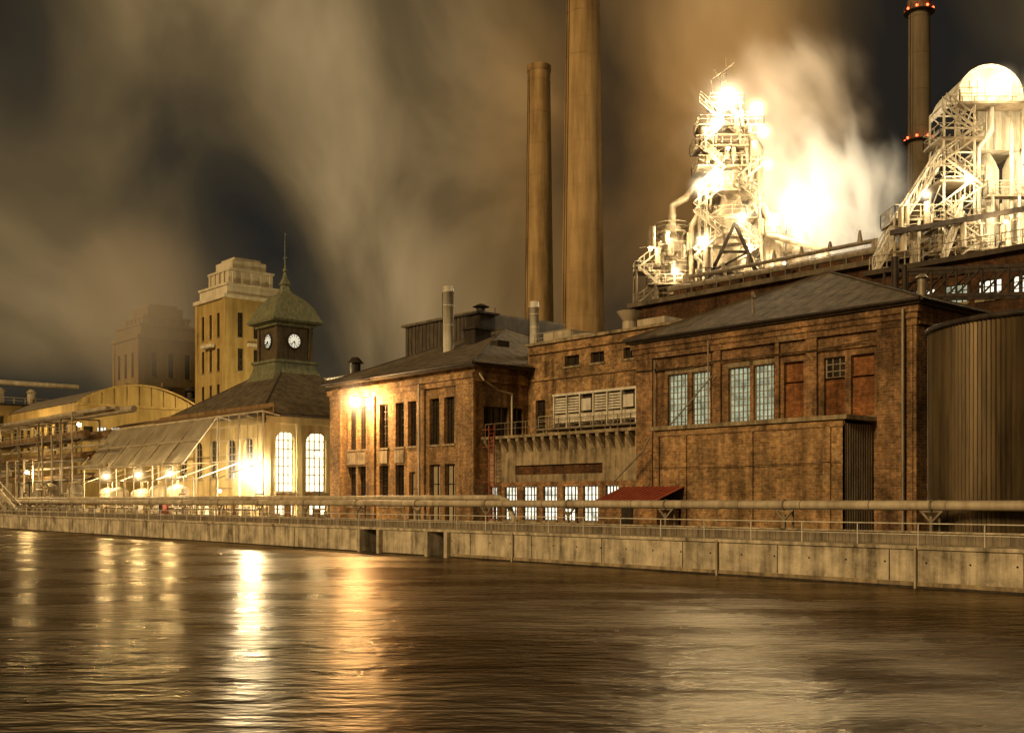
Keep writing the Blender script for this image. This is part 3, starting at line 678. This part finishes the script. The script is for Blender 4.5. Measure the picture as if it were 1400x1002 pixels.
# ------------------------------------------------------------------ chimneys
def chimney(name, x, y, z1, r0, r1, mat='chimney', beacons=(), bands=True):
    T = Thing(name); S = T.part('shaft', mat); n = 28
    pr = [(r0 + (r1 - r0) * i / n, QZ + (z1 - QZ) * i / n) for i in range(n + 1)] + [(r1 * .8, z1), (r1 * .8, z1 - 1)]
    S.lathe((x, y), pr, 40)
    Bd = T.part('bands', mat)
    for i in range(3, n, 2):
        r, z = pr[i]; Bd.lathe((x, y), [(r + .005, z), (r + .05, z + .01), (r + .05, z + .12), (r + .005, z + .13)], 40)
    Bd.lathe((x, y), [(r1 + .01, z1 - 1.2), (r1 + .18, z1 - 1), (r1 + .18, z1)], 40)
    Ld = T.part('ladder', 'steel_dark'); R = Vector((-.2, -.98))
    for dx in (-.25, .25):
        Ld.beam((x + R.x * (r0 + .1) + dx, y + R.y * (r0 + .1), QZ), (x + R.x * (r1 + .1) + dx, y + R.y * (r1 + .1), z1), .07)
    for z in beacons:
        t = (z - QZ) / (z1 - QZ); r = r0 + (r1 - r0) * t
        G = T.part('gallery', 'steel_dark'); G.lathe((x, y), [(r + .02, z - .6), (r + .8, z - .55), (r + .8, z - .4), (r + .02, z - .35)], 32)
        for i in range(16):
            a = 2 * math.pi * i / 16; q = (x + (r + .75) * math.cos(a), y + (r + .75) * math.sin(a))
            G.beam((*q, z - .4), (*q, z + .7), .06)
        for i in range(8):
            a = 2 * math.pi * i / 8 + .35; q = (x + (r + .5) * math.cos(a), y + (r + .5) * math.sin(a), z)
            T.part('beacons', 'redlamp').ball(q, .22, 8, 6)
    T.done()
chimney('tall_brick_chimney', -153.8, 140, 86, 3.25, 2.1)
chimney('tall_brick_chimney', -121.7, 120, 96, 3.8, 2.35)
chimney('slender_chimney', -98.7, 180, 91.5, 2.1, 1.8, 'chimney_dark', (67.2, 89.8))

# ------------------------------------------------------------------ high buildings behind
T = Thing('casting_hall'); wall(T, 'walls', 'brick_dark', 'X', 90, -83, -48, QZ, 25.2, [dict(a=(-81 + i * 4, -79 + i * 4), z=(20.5, 23), k='glass_dark') for i in range(8)])
T.part('walls', 'brick_dark').quad((-83, 90, QZ), (-83, 130, QZ), (-83, 130, 25.2), (-83, 90, 25.2))
T.part('roof', 'roof').box(-83.6, -47.5, 89.3, 130, 25.21, 25.7)
T.part('monitor', 'brick_dark').box(-80, -47.6, 93, 99, 25.71, 27.2); T.part('monitor_roof', 'roof').box(-80.4, -47.5, 92.6, 99.4, 27.21, 27.5)
Rr = T.part('roof_railing', 'steel'); rail(Rr, [(-83, 89.6, 25.7), (-48, 89.6, 25.7)], 1.1, 1.6, .06)
V = T.part('roof_pipes', 'steel')
V.path([(-79, 91, 26.8), (-49, 91, 26.8)], .28); V.path([(-77, 92, 28), (-55, 92, 28), (-55, 92, 25.7)], .2)
for i in range(9): V.cyl((-77 + i * 3.2, 91.8, 25.7), (-77 + i * 3.2, 91.8, 27 + random.random() * 2), .22); V.cyl((-75.6 + i * 3.2, 92, 28), (-75.6 + i * 3.2, 92, 28.5 + random.random()), .3, .1)
T.done()
T = Thing('brick_stock_house'); k = [dict(a=(-47 + i * 2.6, -45.2 + i * 2.6), z=(18.9, 20.3), k='lit_pale' if i % 2 or i > 3 else 'lit_green', n=(4, 3), fw=.05, d=.2) for i in range(14)]
wall(T, 'walls', 'brick_dark', 'X', 80, -48, -5, QZ, 22, k); T.part('walls', 'brick_dark').quad((-48, 80, QZ), (-48, 89, QZ), (-48, 89, 22), (-48, 80, 22))
T.part('roof', 'roof_dark').box(-48.4, -5, 79.4, 89.2, 22.01, 22.4); T.part('cornice', 'brick_dark').box(-48.1, -5, 79.8, 79.997, 21, 21.5)
rail(T.part('railing', 'steel'), [(-48, 79.7, 22.4), (-5, 79.7, 22.4)], 1.1, 1.5, .06); T.done()
T = Thing('rooftop_conveyor_truss'); S = T.part('truss', 'steel_dark')
for y in (70, 71.8):
    for z in (17.2, 19.): S.beam((-41, y, z + 1), (-20, y, z - 1.5), .22)
    for i in range(12):
        a = -41 + i * 1.75; dz = 1 - i * .208
        S.beam((a, y, 17.2 + dz), (a, y, 19 + dz), .12); S.beam((a, y, 17.2 + dz), (a + 1.75, y, 19 + dz - .2), .1)
    for x in (-38, -30, -24): S.beam((x, y, 14), (x, y, 17.5), .25)
S.cyl((-39.6, 69, 16), (-39.6, 69, 20.6), .25); S.cyl((-38.9, 69, 16), (-38.9, 69, 19.9), .18)
T.done()

# ------------------------------------------------------------------ process towers (local frame u = across, d = deep)
RX = Vector((.655, .756, 0)); VX = Vector((-.756, .655, 0))
class Frame:
    def __init__(s, x, y): s.o = Vector((x, y, 0))
    def __call__(s, u, d, z): return s.o + RX * u + VX * d + Vector((0, 0, z))
def lattice(pt, F, u0, u1, d0, d1, z0, z1, nz, w=.14, taper=1.):
    uc, dc = (u0 + u1) / 2, (d0 + d1) / 2
    def cor(k):
        t = k / nz; s = 1 + (taper - 1) * t; z = z0 + (z1 - z0) * t
        return [F(uc + (u - uc) * s, dc + (d - dc) * s, z) for u, d in ((u0, d0), (u1, d0), (u1, d1), (u0, d1))]
    for k in range(nz):
        a, b_ = cor(k), cor(k + 1)
        for i in range(4):
            pt.beam(a[i], b_[i], w); pt.beam(b_[i], b_[(i+1) % 4], w * .8)
            pt.beam(a[i], b_[(i+1) % 4], w * .55) if k % 2 else pt.beam(a[(i+1) % 4], b_[i], w * .55)
def deck(T, F, u0, u1, d0, d1, z, mat='furnace_rail'):
    D = T.part('decks', 'furnace')
    a = [F(u0, d0, z), F(u1, d0, z), F(u1, d1, z), F(u0, d1, z)]; b_ = [p + Vector((0, 0, .18)) for p in a]
    D.add(a + b_, [(0, 3, 2, 1), (4, 5, 6, 7), (0, 1, 5, 4), (1, 2, 6, 5), (2, 3, 7, 6), (3, 0, 4, 7)])
    rail(T.part('handrails', mat), b_ + [b_[0]], 1.1, 1., .06)
def rdeck(T, F, u, d, r, z, n=10):
    D = T.part('decks', 'furnace'); c = F(u, d, 0); D.lathe((c.x, c.y), [(r, z), (r, z + .18)], n, False)
    pts = [(c.x + r * math.cos(2 * math.pi * i / n), c.y + r * math.sin(2 * math.pi * i / n), z + .18) for i in range(n + 1)]
    rail(T.part('handrails', 'furnace_rail'), pts, 1.1, .9, .06)
    for i in range(n):
        q = Vector(pts[i]); T.part('deck_struts', 'furnace').beam((q.x, q.y, z), (c.x + (q.x - c.x) * .55, c.y + (q.y - c.y) * .55, z - r * .45), .08)
def stairs(T, F, u0, u1, d, z0, z1, n):
    S = T.part('stairs', 'furnace_rail')
    for k in range(n):
        za = z0 + (z1 - z0) * k / n; zb = z0 + (z1 - z0) * (k + 1) / n
        a, b_ = (u0, u1) if k % 2 == 0 else (u1, u0)
        for dd in (0, .8):
            S.beam(F(a, d + dd, za), F(b_, d + dd, zb), .14); S.beam(F(a, d + dd, za + 1), F(b_, d + dd, zb + 1), .07)
            for q in range(5): t = q / 4; S.beam(F(a + (b_-a)*t, d + dd, za + (zb-za)*t), F(a + (b_-a)*t, d + dd, za + (zb-za)*t + 1), .05)

WARM = (1, .80, .50); HOT = (1, .82, .52)
T = Thing('blast_furnace'); F = Frame(-86.5, 110); S = T.part('frame', 'furnace'); V = T.part('vessels', 'furnace'); K = T.part('dark_frame', 'steel_dark')
c = F(.6, 0, 0)
V.lathe((c.x, c.y), [(3.4, 24), (3.4, 33), (2.9, 35), (2.6, 38.2), (1.6, 41.2), (1.2, 43), (1.2, 46)], 28)
for z in (30, 33, 36.2, 38.4): V.lathe((c.x, c.y), [(3.5 - (z - 30) * .07, z), (3.55 - (z - 30) * .07, z + .2)], 28)
lattice(S, F, -2.2, 3.2, -2.7, 2.7, 39.5, 54, 6, .2, .45)
lattice(S, F, -3.2, 4.2, -3.6, 3.6, 28, 42, 4, .26, .85)
for (r, z) in ((4.6, 31), (4.2, 35), (3.9, 38.6), (3.6, 41.8)): rdeck(T, F, .6, 0, r, z, 12)
deck(T, F, -3.6, 3.9, -2.6, 2.6, 45); deck(T, F, -3.9, 2.7, -2.2, 2.2, 47.6); deck(T, F, -3.4, 4.6, -2, 2, 50.2); deck(T, F, -1.9, 2.2, -1.6, 1.6, 53)
stairs(T, F, -3.4, -.4, -3.1, 42, 53, 4); stairs(T, F, -4.4, -1, -4.4, 28, 42, 5); stairs(T, F, 1, 4.2, -3.4, 33, 45, 5)
S.path([F(-1.0, 0, 45), F(-1.4, 0, 51), F(0, 0, 54)], .45); S.path([F(2.2, 0, 45), F(2.2, 0, 51), F(.4, 0, 54)], .45)
S.path([F(1.9, .5, 52), F(4.6, .6, 48), F(4.4, .4, 42), F(6.2, .5, 38)], .55)
lattice(S, F, -.5, .5, -.5, .5, 54, 57.2, 3, .1, .5); S.beam(F(-1.6, 0, 56.5), F(1.3, 0, 58.6), .14); S.beam(F(-1.6, 0, 56.5), F(-1.3, 0, 55), .1); S.beam(F(-1.2, 0, 57.8), F(.5, 0, 55), .1); S.beam(F(.2,0,55), F(.3,0,59.3), .08)
V.cyl(F(-2.8, -1.5, 48), F(-2.8, -1.5, 50), .6); V.cyl(F(3.5, -1, 46), F(3.5, -1, 48.5), .55)
for i in range(26):
    z = 42 + random.random() * 10; u = -3 + random.random() * 6.4; dd = -2.6 + random.random()
    random.choice((V, S)).cyl(F(u, dd, z), F(u, dd, z + .7 + random.random() * 1.3), .1 + random.random() * .25); S.beam(F(u, dd, z), F(u + random.random() * 3 - 1.5, dd, z + random.random()), .09)
for u in (-4, 4.6):
    K.beam(F(u, -4.5, 28), F(.5, -4.5, 37.5), .4)
K.beam(F(-2.6, -4.5, 31.4), F(3.1, -4.5, 31.4), .3); K.beam(F(-1.4, -4.5, 34), F(2.1, -4.5, 34), .25); K.beam(F(-2.6, -4.5, 31.4), F(2.1, -4.5, 34), .2)
c = F(-6.3, 1, 0)
V.lathe((c.x, c.y), [(1.2, 24), (1.2, 27), (2.1, 29.5), (2.1, 35), (1.5, 36.6), (1.5, 37.8), (.5, 38.8), (.5, 40)], 24)
for (r, z) in ((2.9, 29.5), (2.8, 32.3), (2.6, 34.8), (2.2, 37.4)): rdeck(T, F, -6.3, 1, r, z, 10)
deck(T, F, -11.2, -8, -1, 2, 32.4); deck(T, F, -9.8, -4.5, -2.8, -1, 30.4)
stairs(T, F, -10.8, -8, -1.6, 28.5, 35, 3)
for u in (-11, -8.2, -5):
    for d in (-1, 2): S.beam(F(u, d, 24), F(u, d, 32.4), .2)
S.path([F(-6.3, 1, 39.8), F(-6.3, 1, 41), F(-4.6, 1, 42), F(-2.6, 1, 44.5)], .45)
S.path([F(-4.2, -1, 30), F(-4.2, -1, 38), F(-3, -1, 40)], .35); S.path([F(-3.4, -2, 27), F(-3.4, -2, 43.5)], .22)
S.path([F(-8.5, -1.5, 25), F(-8.5, -1.5, 30), F(-5, -2, 31.5)], .28)
for i in range(34):
    u = -10.5 + random.random() * 16; z = 26.5 + random.random() * 10; q = random.choice((V, S)); dd = -2 - random.random() * 3
    q.cyl(F(u, dd, z), F(u, dd, z + 1.0 + random.random() * 1.6), .12 + random.random() * .4)
    S.beam(F(u - 1.5, dd, z), F(u + 2, dd, z + random.random()), .09)
for (u, r, zt) in ((6.2, 1.7, 40.5), (9.6, 1.5, 38.5), (12.6, 1.3, 36)):
    c = F(u, 1.5, 0); V.lathe((c.x, c.y), [(r, 24), (r, zt - 1.5), (r * .85, zt - .7), (r * .5, zt - .15), (.05, zt)], 22)
    rdeck(T, F, u, 1.5, r + .7, zt - 3.5, 10)
S.path([F(5, -1, 37), F(12.5, -1, 35), F(12.5, -1, 28)], .4); deck(T, F, 4.5, 13.5, -3, -1.4, 30.8); deck(T, F, 13.6, 19, -2.5, 0, 28.9)
for u in (4.8, 7.5, 10.5, 13.3, 18.8): S.beam(F(u, -2.9, 25), F(u, -2.9, 31), .2)
for i in range(14):
    u = 4.5 + random.random() * 14; z = 26.5 + random.random() * 2.5; S.cyl(F(u, -2.6, z), F(u, -2.6, z + 1 + random.random() * 2), .15 + random.random() * .35)
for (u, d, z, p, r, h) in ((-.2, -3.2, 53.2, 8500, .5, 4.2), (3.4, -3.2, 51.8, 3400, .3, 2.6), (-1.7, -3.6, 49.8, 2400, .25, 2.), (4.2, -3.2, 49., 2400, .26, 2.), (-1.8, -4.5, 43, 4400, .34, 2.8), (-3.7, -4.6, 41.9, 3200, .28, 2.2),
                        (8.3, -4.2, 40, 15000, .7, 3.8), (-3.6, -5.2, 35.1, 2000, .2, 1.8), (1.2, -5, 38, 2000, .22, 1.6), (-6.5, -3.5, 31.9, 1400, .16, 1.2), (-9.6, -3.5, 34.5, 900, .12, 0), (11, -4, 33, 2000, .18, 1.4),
                        (2.4, -4.6, 34.4, 1500, .15, 0), (-7.4, -3.2, 36.6, 1200, .13, 0), (4.6, -4.4, 44.6, 1500, .16, 1.2), (-.4, -4.9, 46.4, 1400, .15, 0), (6.5, -4.4, 32.6, 1400, .14, 0), (15, -4, 30.6, 1400, .14, 0)):  # small lamps of this last row are added for extra glare
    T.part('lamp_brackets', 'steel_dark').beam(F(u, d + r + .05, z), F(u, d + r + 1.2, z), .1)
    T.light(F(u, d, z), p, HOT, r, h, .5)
T.done()

T = Thing('sinter_plant_tower'); F = Frame(-43.9, 90); S = T.part('frame', 'white'); V = T.part('vessels', 'white'); K = T.part('dark_frame', 'steel_dark')
lattice(S, F, -3.8, -1.3, -2, 1, 22.5, 36.5, 7, .15); stairs(T, F, -4.0, -1.0, -3., 23, 36, 6)
for z in (26.5, 30, 33.5): deck(T, F, -4.3, -.6, -2.4, 1.2, z)
# barrel-vaulted head house
k = 16; hood = T.part('hood', 'white'); HC = .35; HR = 2.75; HB = 37.1
for i in range(k):
    t0 = math.pi * i / k; t1 = math.pi * (i + 1) / k
    f = lambda t, d: F(HC - HR * math.cos(t), d, HB + HR * 1.05 * math.sin(t))
    hood.quad(f(t0, -1.2), f(t1, -1.2), f(t1, 4.5), f(t0, 4.5)); hood.quad(F(HC - HR * math.cos(t0), -.4, HB), F(HC - HR * math.cos(t1), -.4, HB), f(t1, -.4), f(t0, -.4))
    S.beam(f(t0, -1.2), f(t1, -1.2), .16); S.beam(f(t0, -.44), f(t1, -.44), .1)
for q in range(7): S.beam(F(HC - 2.1 + q * .7, -.46, HB), F(HC - 2.1 + q * .7, -.46, HB + 1.9), .06)
S.beam(F(HC - 2.6, -.46, HB + .9), F(HC + 2.6, -.46, HB + .9), .06)
hood.quad(F(HC + HR, -1.2, 33.2), F(HC + HR, 4.5, 33.2), F(HC + HR, 4.5, HB), F(HC + HR, -1.2, HB)); hood.quad(F(-.5, -.4, 33.2), F(HC + HR, -.4, 33.2), F(HC + HR, -.4, HB), F(-.5, -.4, HB))
hood.quad(F(-.5, -.4, 33.2), F(HC + HR, -.4, 33.2), F(HC + HR, 4.5, 33.2), F(-.5, 4.5, 33.2))
deck(T, F, HC - HR - .3, HC + HR + .4, -2.4, -.5, 36.4)
for q in range(6): S.beam(F(-.4 + q * .7, -.44, 33.2), F(-.4 + q * .7, -.44, 36.4), .07)
S.beam(F(HC - HR, -1.2, 33), F(HC - HR, -1.2, HB), .2); S.beam(F(HC + HR, -1.2, 30), F(HC + HR, -1.2, HB), .2)
for (u, r, zt) in ((.7, 1.0, 33.1), (3.2, 1.05, 33.4), (5.8, 1.1, 33)):
    c = F(u, .4, 0); V.lathe((c.x, c.y), [(r * .4, 22), (r, 25.5), (r, zt - 1.5), (r * .7, zt - .7), (r * .3, zt)], 22)
    for z in (27, 29.5): V.lathe((c.x, c.y), [(r * 1.05, z), (r * 1.05, z + .15)], 22)
deck(T, F, -.2, 7.5, -2, -1, 28.9); deck(T, F, 4.5, 8, -2, 3, 34.2)
S.path([F(-.8, -1.4, 23), F(-.8, -1.4, 33), F(.3, -1.4, 34.5), F(.3, -1.4, 36.4)], .26); S.path([F(1.95, -1.5, 24), F(1.95, -1.5, 35)], .16); S.path([F(4.6, -1.6, 24), F(4.6, -1.6, 33.5), F(3, -1.6, 35)], .2)
for u in (.2, 2.4, 4.7, 7.3): S.beam(F(u, -2, 22), F(u, -2, 29), .18)
for (a, za, b_, zb, dd) in ((-9.2, 22.8, -6.6, 27.6, -2), (-8.4, 24.5, -2.9, 33.0, -1), (-4.4, 22.6, -2.6, 27.4, -3)):
    for d in (dd, dd + 1.4):
        S.beam(F(a, d, za), F(b_, d, zb), .18); S.beam(F(a, d, za + 1.3), F(b_, d, zb + 1.3), .14)
        for q in range(8):
            t = q / 8; t2 = (q + 1) / 8
            S.beam(F(a + (b_-a)*t, d, za + (zb-za)*t), F(a + (b_-a)*t, d, za + (zb-za)*t + 1.3), .09)
            S.beam(F(a + (b_-a)*t, d, za + (zb-za)*t), F(a + (b_-a)*t2, d, za + (zb-za)*t2 + 1.3), .06)
K.beam(F(-8.6, -3.2, 25.6), F(7, -3.2, 28.4), .4)
deck(T, F, -8, -3.8, -2.5, 1, 26.8); deck(T, F, -5, 0, -3, 0, 24.2)
for u in (-8, -6, -4): S.beam(F(u, -2.4, 22), F(u, -2.4, 27), .18)
S2 = T.part('small_gear', 'furnace_rail')
for i in range(30):
    u = -8.5 + random.random() * 15; z = 22.6 + random.random() * 4; dd = -2.2 - random.random()
    S2.cyl(F(u, dd, z), F(u, dd, z + .8 + random.random() * 1.8), .08 + random.random() * .25)
    S2.beam(F(u - 1, dd, z), F(u + 1.4, dd, z + random.random() * .5), .08)
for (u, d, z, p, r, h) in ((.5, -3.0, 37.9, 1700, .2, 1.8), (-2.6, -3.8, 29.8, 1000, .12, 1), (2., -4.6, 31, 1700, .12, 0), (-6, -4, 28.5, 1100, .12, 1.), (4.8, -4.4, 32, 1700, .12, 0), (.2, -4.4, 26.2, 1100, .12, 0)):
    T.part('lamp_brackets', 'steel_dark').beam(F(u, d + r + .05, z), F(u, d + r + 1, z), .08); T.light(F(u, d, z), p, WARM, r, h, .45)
T.done()

# ------------------------------------------------------------------ lamps
def lamp(name, loc, p, r, col, pole=False, halo=0, hk=.5):
    T = Thing(name); x, y, z = loc; A = T.part('arm', 'steel_dark')
    if pole: A.cyl((x, y + r + .15, QZ), (x, y + r + .15, z + r + .25), .07); A.beam((x, y + r + .15, z + r + .2), (x, y, z + r + .2), .07)
    else: A.beam((x, y + 1.6, z + r + .15), (x, y, z + r + .15), .08)
    A.lathe((x, y), [(r * 1.3, z + r + .03), (r * .6, z + r + .22)], 12)
    T.light(loc, p, col, r, halo, hk); T.done()
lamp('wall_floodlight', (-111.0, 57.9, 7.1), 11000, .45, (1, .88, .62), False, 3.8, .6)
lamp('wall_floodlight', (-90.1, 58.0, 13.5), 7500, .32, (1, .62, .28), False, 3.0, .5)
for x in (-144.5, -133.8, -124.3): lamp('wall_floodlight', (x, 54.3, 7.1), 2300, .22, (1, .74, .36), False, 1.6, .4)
lamp('wall_floodlight', (-118, 57.5, 5.), 500, .15, (1, .7, .34))
lamp('yard_lamp', (-104, 62, 9), 900, .18, (1, .76, .42), True)
lamp('yard_lamp', (-205, 61.5, 17.5), 3500, .25, (1, .74, .36), True)
lamp('yard_lamp', (-178, 62.5, 16), 3000, .25, (1, .74, .36), True)
lamp('yard_lamp', (-168, 51.5, 8), 1500, .2, (1, .74, .36), True)
lamp('yard_lamp', (-172, 96, 24), 22000, .4, (1, .78, .40), True)

# ------------------------------------------------------------------ steam
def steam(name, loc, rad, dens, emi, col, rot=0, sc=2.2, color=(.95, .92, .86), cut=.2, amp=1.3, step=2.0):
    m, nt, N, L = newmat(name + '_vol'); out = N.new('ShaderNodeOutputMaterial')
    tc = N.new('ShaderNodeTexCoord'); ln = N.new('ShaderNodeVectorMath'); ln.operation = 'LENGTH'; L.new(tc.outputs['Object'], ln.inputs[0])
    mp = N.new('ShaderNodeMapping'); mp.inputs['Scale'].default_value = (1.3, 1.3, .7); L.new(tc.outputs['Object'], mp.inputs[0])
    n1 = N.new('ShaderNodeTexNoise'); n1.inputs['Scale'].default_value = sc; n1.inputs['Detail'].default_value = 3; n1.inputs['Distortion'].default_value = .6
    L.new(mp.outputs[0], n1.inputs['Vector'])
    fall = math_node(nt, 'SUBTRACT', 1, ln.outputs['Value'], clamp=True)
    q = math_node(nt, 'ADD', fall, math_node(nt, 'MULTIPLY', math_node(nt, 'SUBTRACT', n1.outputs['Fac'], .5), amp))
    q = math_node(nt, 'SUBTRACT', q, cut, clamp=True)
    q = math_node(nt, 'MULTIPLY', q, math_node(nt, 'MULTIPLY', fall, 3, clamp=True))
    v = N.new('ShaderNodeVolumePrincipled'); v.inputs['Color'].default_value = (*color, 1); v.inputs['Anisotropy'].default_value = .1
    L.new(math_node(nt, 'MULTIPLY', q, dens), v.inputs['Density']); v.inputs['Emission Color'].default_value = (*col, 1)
    L.new(math_node(nt, 'MULTIPLY', q, emi), v.inputs['Emission Strength']); L.new(v.outputs[0], out.inputs['Volume'])  # emission stands in for lamp and sky light scattered in the volume
    p = Part(m); p.ball((0, 0, 0), 1, 20, 12)
    me = bpy.data.meshes.new(name); me.from_pydata(p.v, [], p.f); me.materials.append(m)
    o = bpy.data.objects.new(name, me); scene.collection.objects.link(o); o.location = loc
    o.scale = rad; o.rotation_euler = (0, math.radians(rot), math.radians(49))
    try: m.cycles.volume_step_rate = step
    except Exception: pass
F = Frame(-86.5, 110)
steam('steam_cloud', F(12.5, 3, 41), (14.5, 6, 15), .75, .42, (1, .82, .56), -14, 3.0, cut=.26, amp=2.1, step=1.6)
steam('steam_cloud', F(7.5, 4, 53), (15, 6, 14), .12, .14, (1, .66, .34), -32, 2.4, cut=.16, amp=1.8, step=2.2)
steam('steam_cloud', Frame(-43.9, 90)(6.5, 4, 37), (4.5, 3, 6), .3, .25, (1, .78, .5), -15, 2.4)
steam('mist_bank', (-262, 105, 52), (24, 14, 26), .09, .016, (1, .68, .32), 0, 1.2, (.4, .3, .18), .0, .6, step=3.)

# ------------------------------------------------------------------ world
w = bpy.data.worlds.new('World'); scene.world = w; w.use_nodes = True; nt = w.node_tree; N = nt.nodes; L = nt.links
for n in list(N): N.remove(n)
out = N.new('ShaderNodeOutputWorld'); bg = N.new('ShaderNodeBackground')
tc = N.new('ShaderNodeTexCoord'); vr = N.new('ShaderNodeVectorRotate'); vr.rotation_type = 'Z_AXIS'; vr.inputs['Angle'].default_value = math.radians(-49.1)
L.new(tc.outputs['Generated'], vr.inputs['Vector']); sp = N.new('ShaderNodeSeparateXYZ'); L.new(vr.outputs[0], sp.inputs[0])
az = math_node(nt, 'ARCTAN2', sp.outputs[0], sp.outputs[1]); el = math_node(nt, 'ARCSINE', sp.outputs[2])
da = math_node(nt, 'ADD', az, .05); de = math_node(nt, 'ADD', el, .22)
phi = math_node(nt, 'ARCTAN2', da, de); rad = math_node(nt, 'SQRT', math_node(nt, 'ADD', math_node(nt, 'MULTIPLY', da, da), math_node(nt, 'MULTIPLY', de, de)))
cv = N.new('ShaderNodeCombineXYZ'); L.new(math_node(nt, 'MULTIPLY', phi, 2.6), cv.inputs[0]); L.new(math_node(nt, 'MULTIPLY', rad, 3.2), cv.inputs[1])
ns = N.new('ShaderNodeTexNoise'); ns.inputs['Scale'].default_value = 1.5; ns.inputs['Detail'].default_value = 4.5; ns.inputs['Roughness'].default_value = .46; ns.inputs['Distortion'].default_value = .4
L.new(cv.outputs[0], ns.inputs['Vector'])
val = math_node(nt, 'ADD', math_node(nt, 'MULTIPLY', math_node(nt, 'SUBTRACT', ns.outputs['Fac'], .5), 1.15), .36)
def gauss(a0, e0, sa, se, amp, shear=0):
    x = math_node(nt, 'SUBTRACT', az, a0); y = math_node(nt, 'SUBTRACT', el, e0)
    x = math_node(nt, 'DIVIDE', math_node(nt, 'ADD', x, math_node(nt, 'MULTIPLY', y, shear)), sa); y = math_node(nt, 'DIVIDE', y, se)
    r2 = math_node(nt, 'ADD', math_node(nt, 'MULTIPLY', x, x), math_node(nt, 'MULTIPLY', y, y))
    return math_node(nt, 'MULTIPLY', math_node(nt, 'EXPONENT', math_node(nt, 'MULTIPLY', r2, -1)), amp)
for gq in ((-.12, .22, .085, .3, .34, .25), (-.26, .42, .1, .08, .18, .8), (-.235, .26, .05, .08, -.32, .5), (-.19, .17, .035, .1, -.2, .3), (-.4, .17, .1, .07, .26, 0), (-.45, .40, .08, .08, -.2, 0),
           (-.46, .08, .12, .035, -.3, 0), (.0, .25, .05, .3, .2, .1), (.1, .2, .035, .2, -.18, 0), (.19, .38, .1, .16, .24, 0), (.34, .3, .05, .2, -.26, 0), (-.42, .28, .1, .05, .14, .6), (.47, .4, .05, .1, .16, 0)):
    val = math_node(nt, 'ADD', val, gauss(*gq))
col = ramp(nt, val, [(0., (.013, .012, .010)), (.25, (.040, .030, .016)), (.5, (.122, .082, .035)), (.75, (.27, .183, .082)), (1, (.42, .295, .15))])
glow = gauss(.2, .3, .16, .22, .75); col = mixc(nt, glow, col, mixc(nt, 1, col, (1.6, 1.08, .5), 'MULTIPLY'))
glow = gauss(.03, .3, .08, .3, .7); col = mixc(nt, glow, col, mixc(nt, 1, col, (1.12, .92, .62), 'MULTIPLY'))
L.new(col, bg.inputs[0]); bg.inputs[1].default_value = 1.
sky = N.new('ShaderNodeTexSky'); sky.sky_type = 'NISHITA'; sky.sun_disc = False; sky.sun_elevation = math.radians(20); sky.sun_rotation = math.radians(200)
b2 = N.new('ShaderNodeBackground'); L.new(sky.outputs[0], b2.inputs[0]); b2.inputs[1].default_value = .0007
ad = N.new('ShaderNodeAddShader'); L.new(bg.outputs[0], ad.inputs[0]); L.new(b2.outputs[0], ad.inputs[1]); L.new(ad.outputs[0], out.inputs[0])

sl = bpy.data.lights.new('night_flood_fill', 'SUN'); sl.energy = 2.25; sl.color = (1, .70, .35); sl.angle = math.radians(12)  # added amber fill, stands in for sodium floodlighting and city glow
so = bpy.data.objects.new('night_flood_fill', sl); scene.collection.objects.link(so)
so.rotation_euler = Vector((-.10, .85, -.36)).to_track_quat('-Z', 'Y').to_euler(); so.location = (-40, -40, 60)

cam = bpy.data.cameras.new('camera'); co = bpy.data.objects.new('camera', cam); scene.collection.objects.link(co)
co.location = (0, 0, 4); co.rotation_euler = (math.radians(90), 0, math.radians(49.1))
cam.sensor_width = 36; cam.lens = 38.57; cam.shift_y = .13; cam.clip_end = 6000; cam.clip_start = .1
scene.camera = co
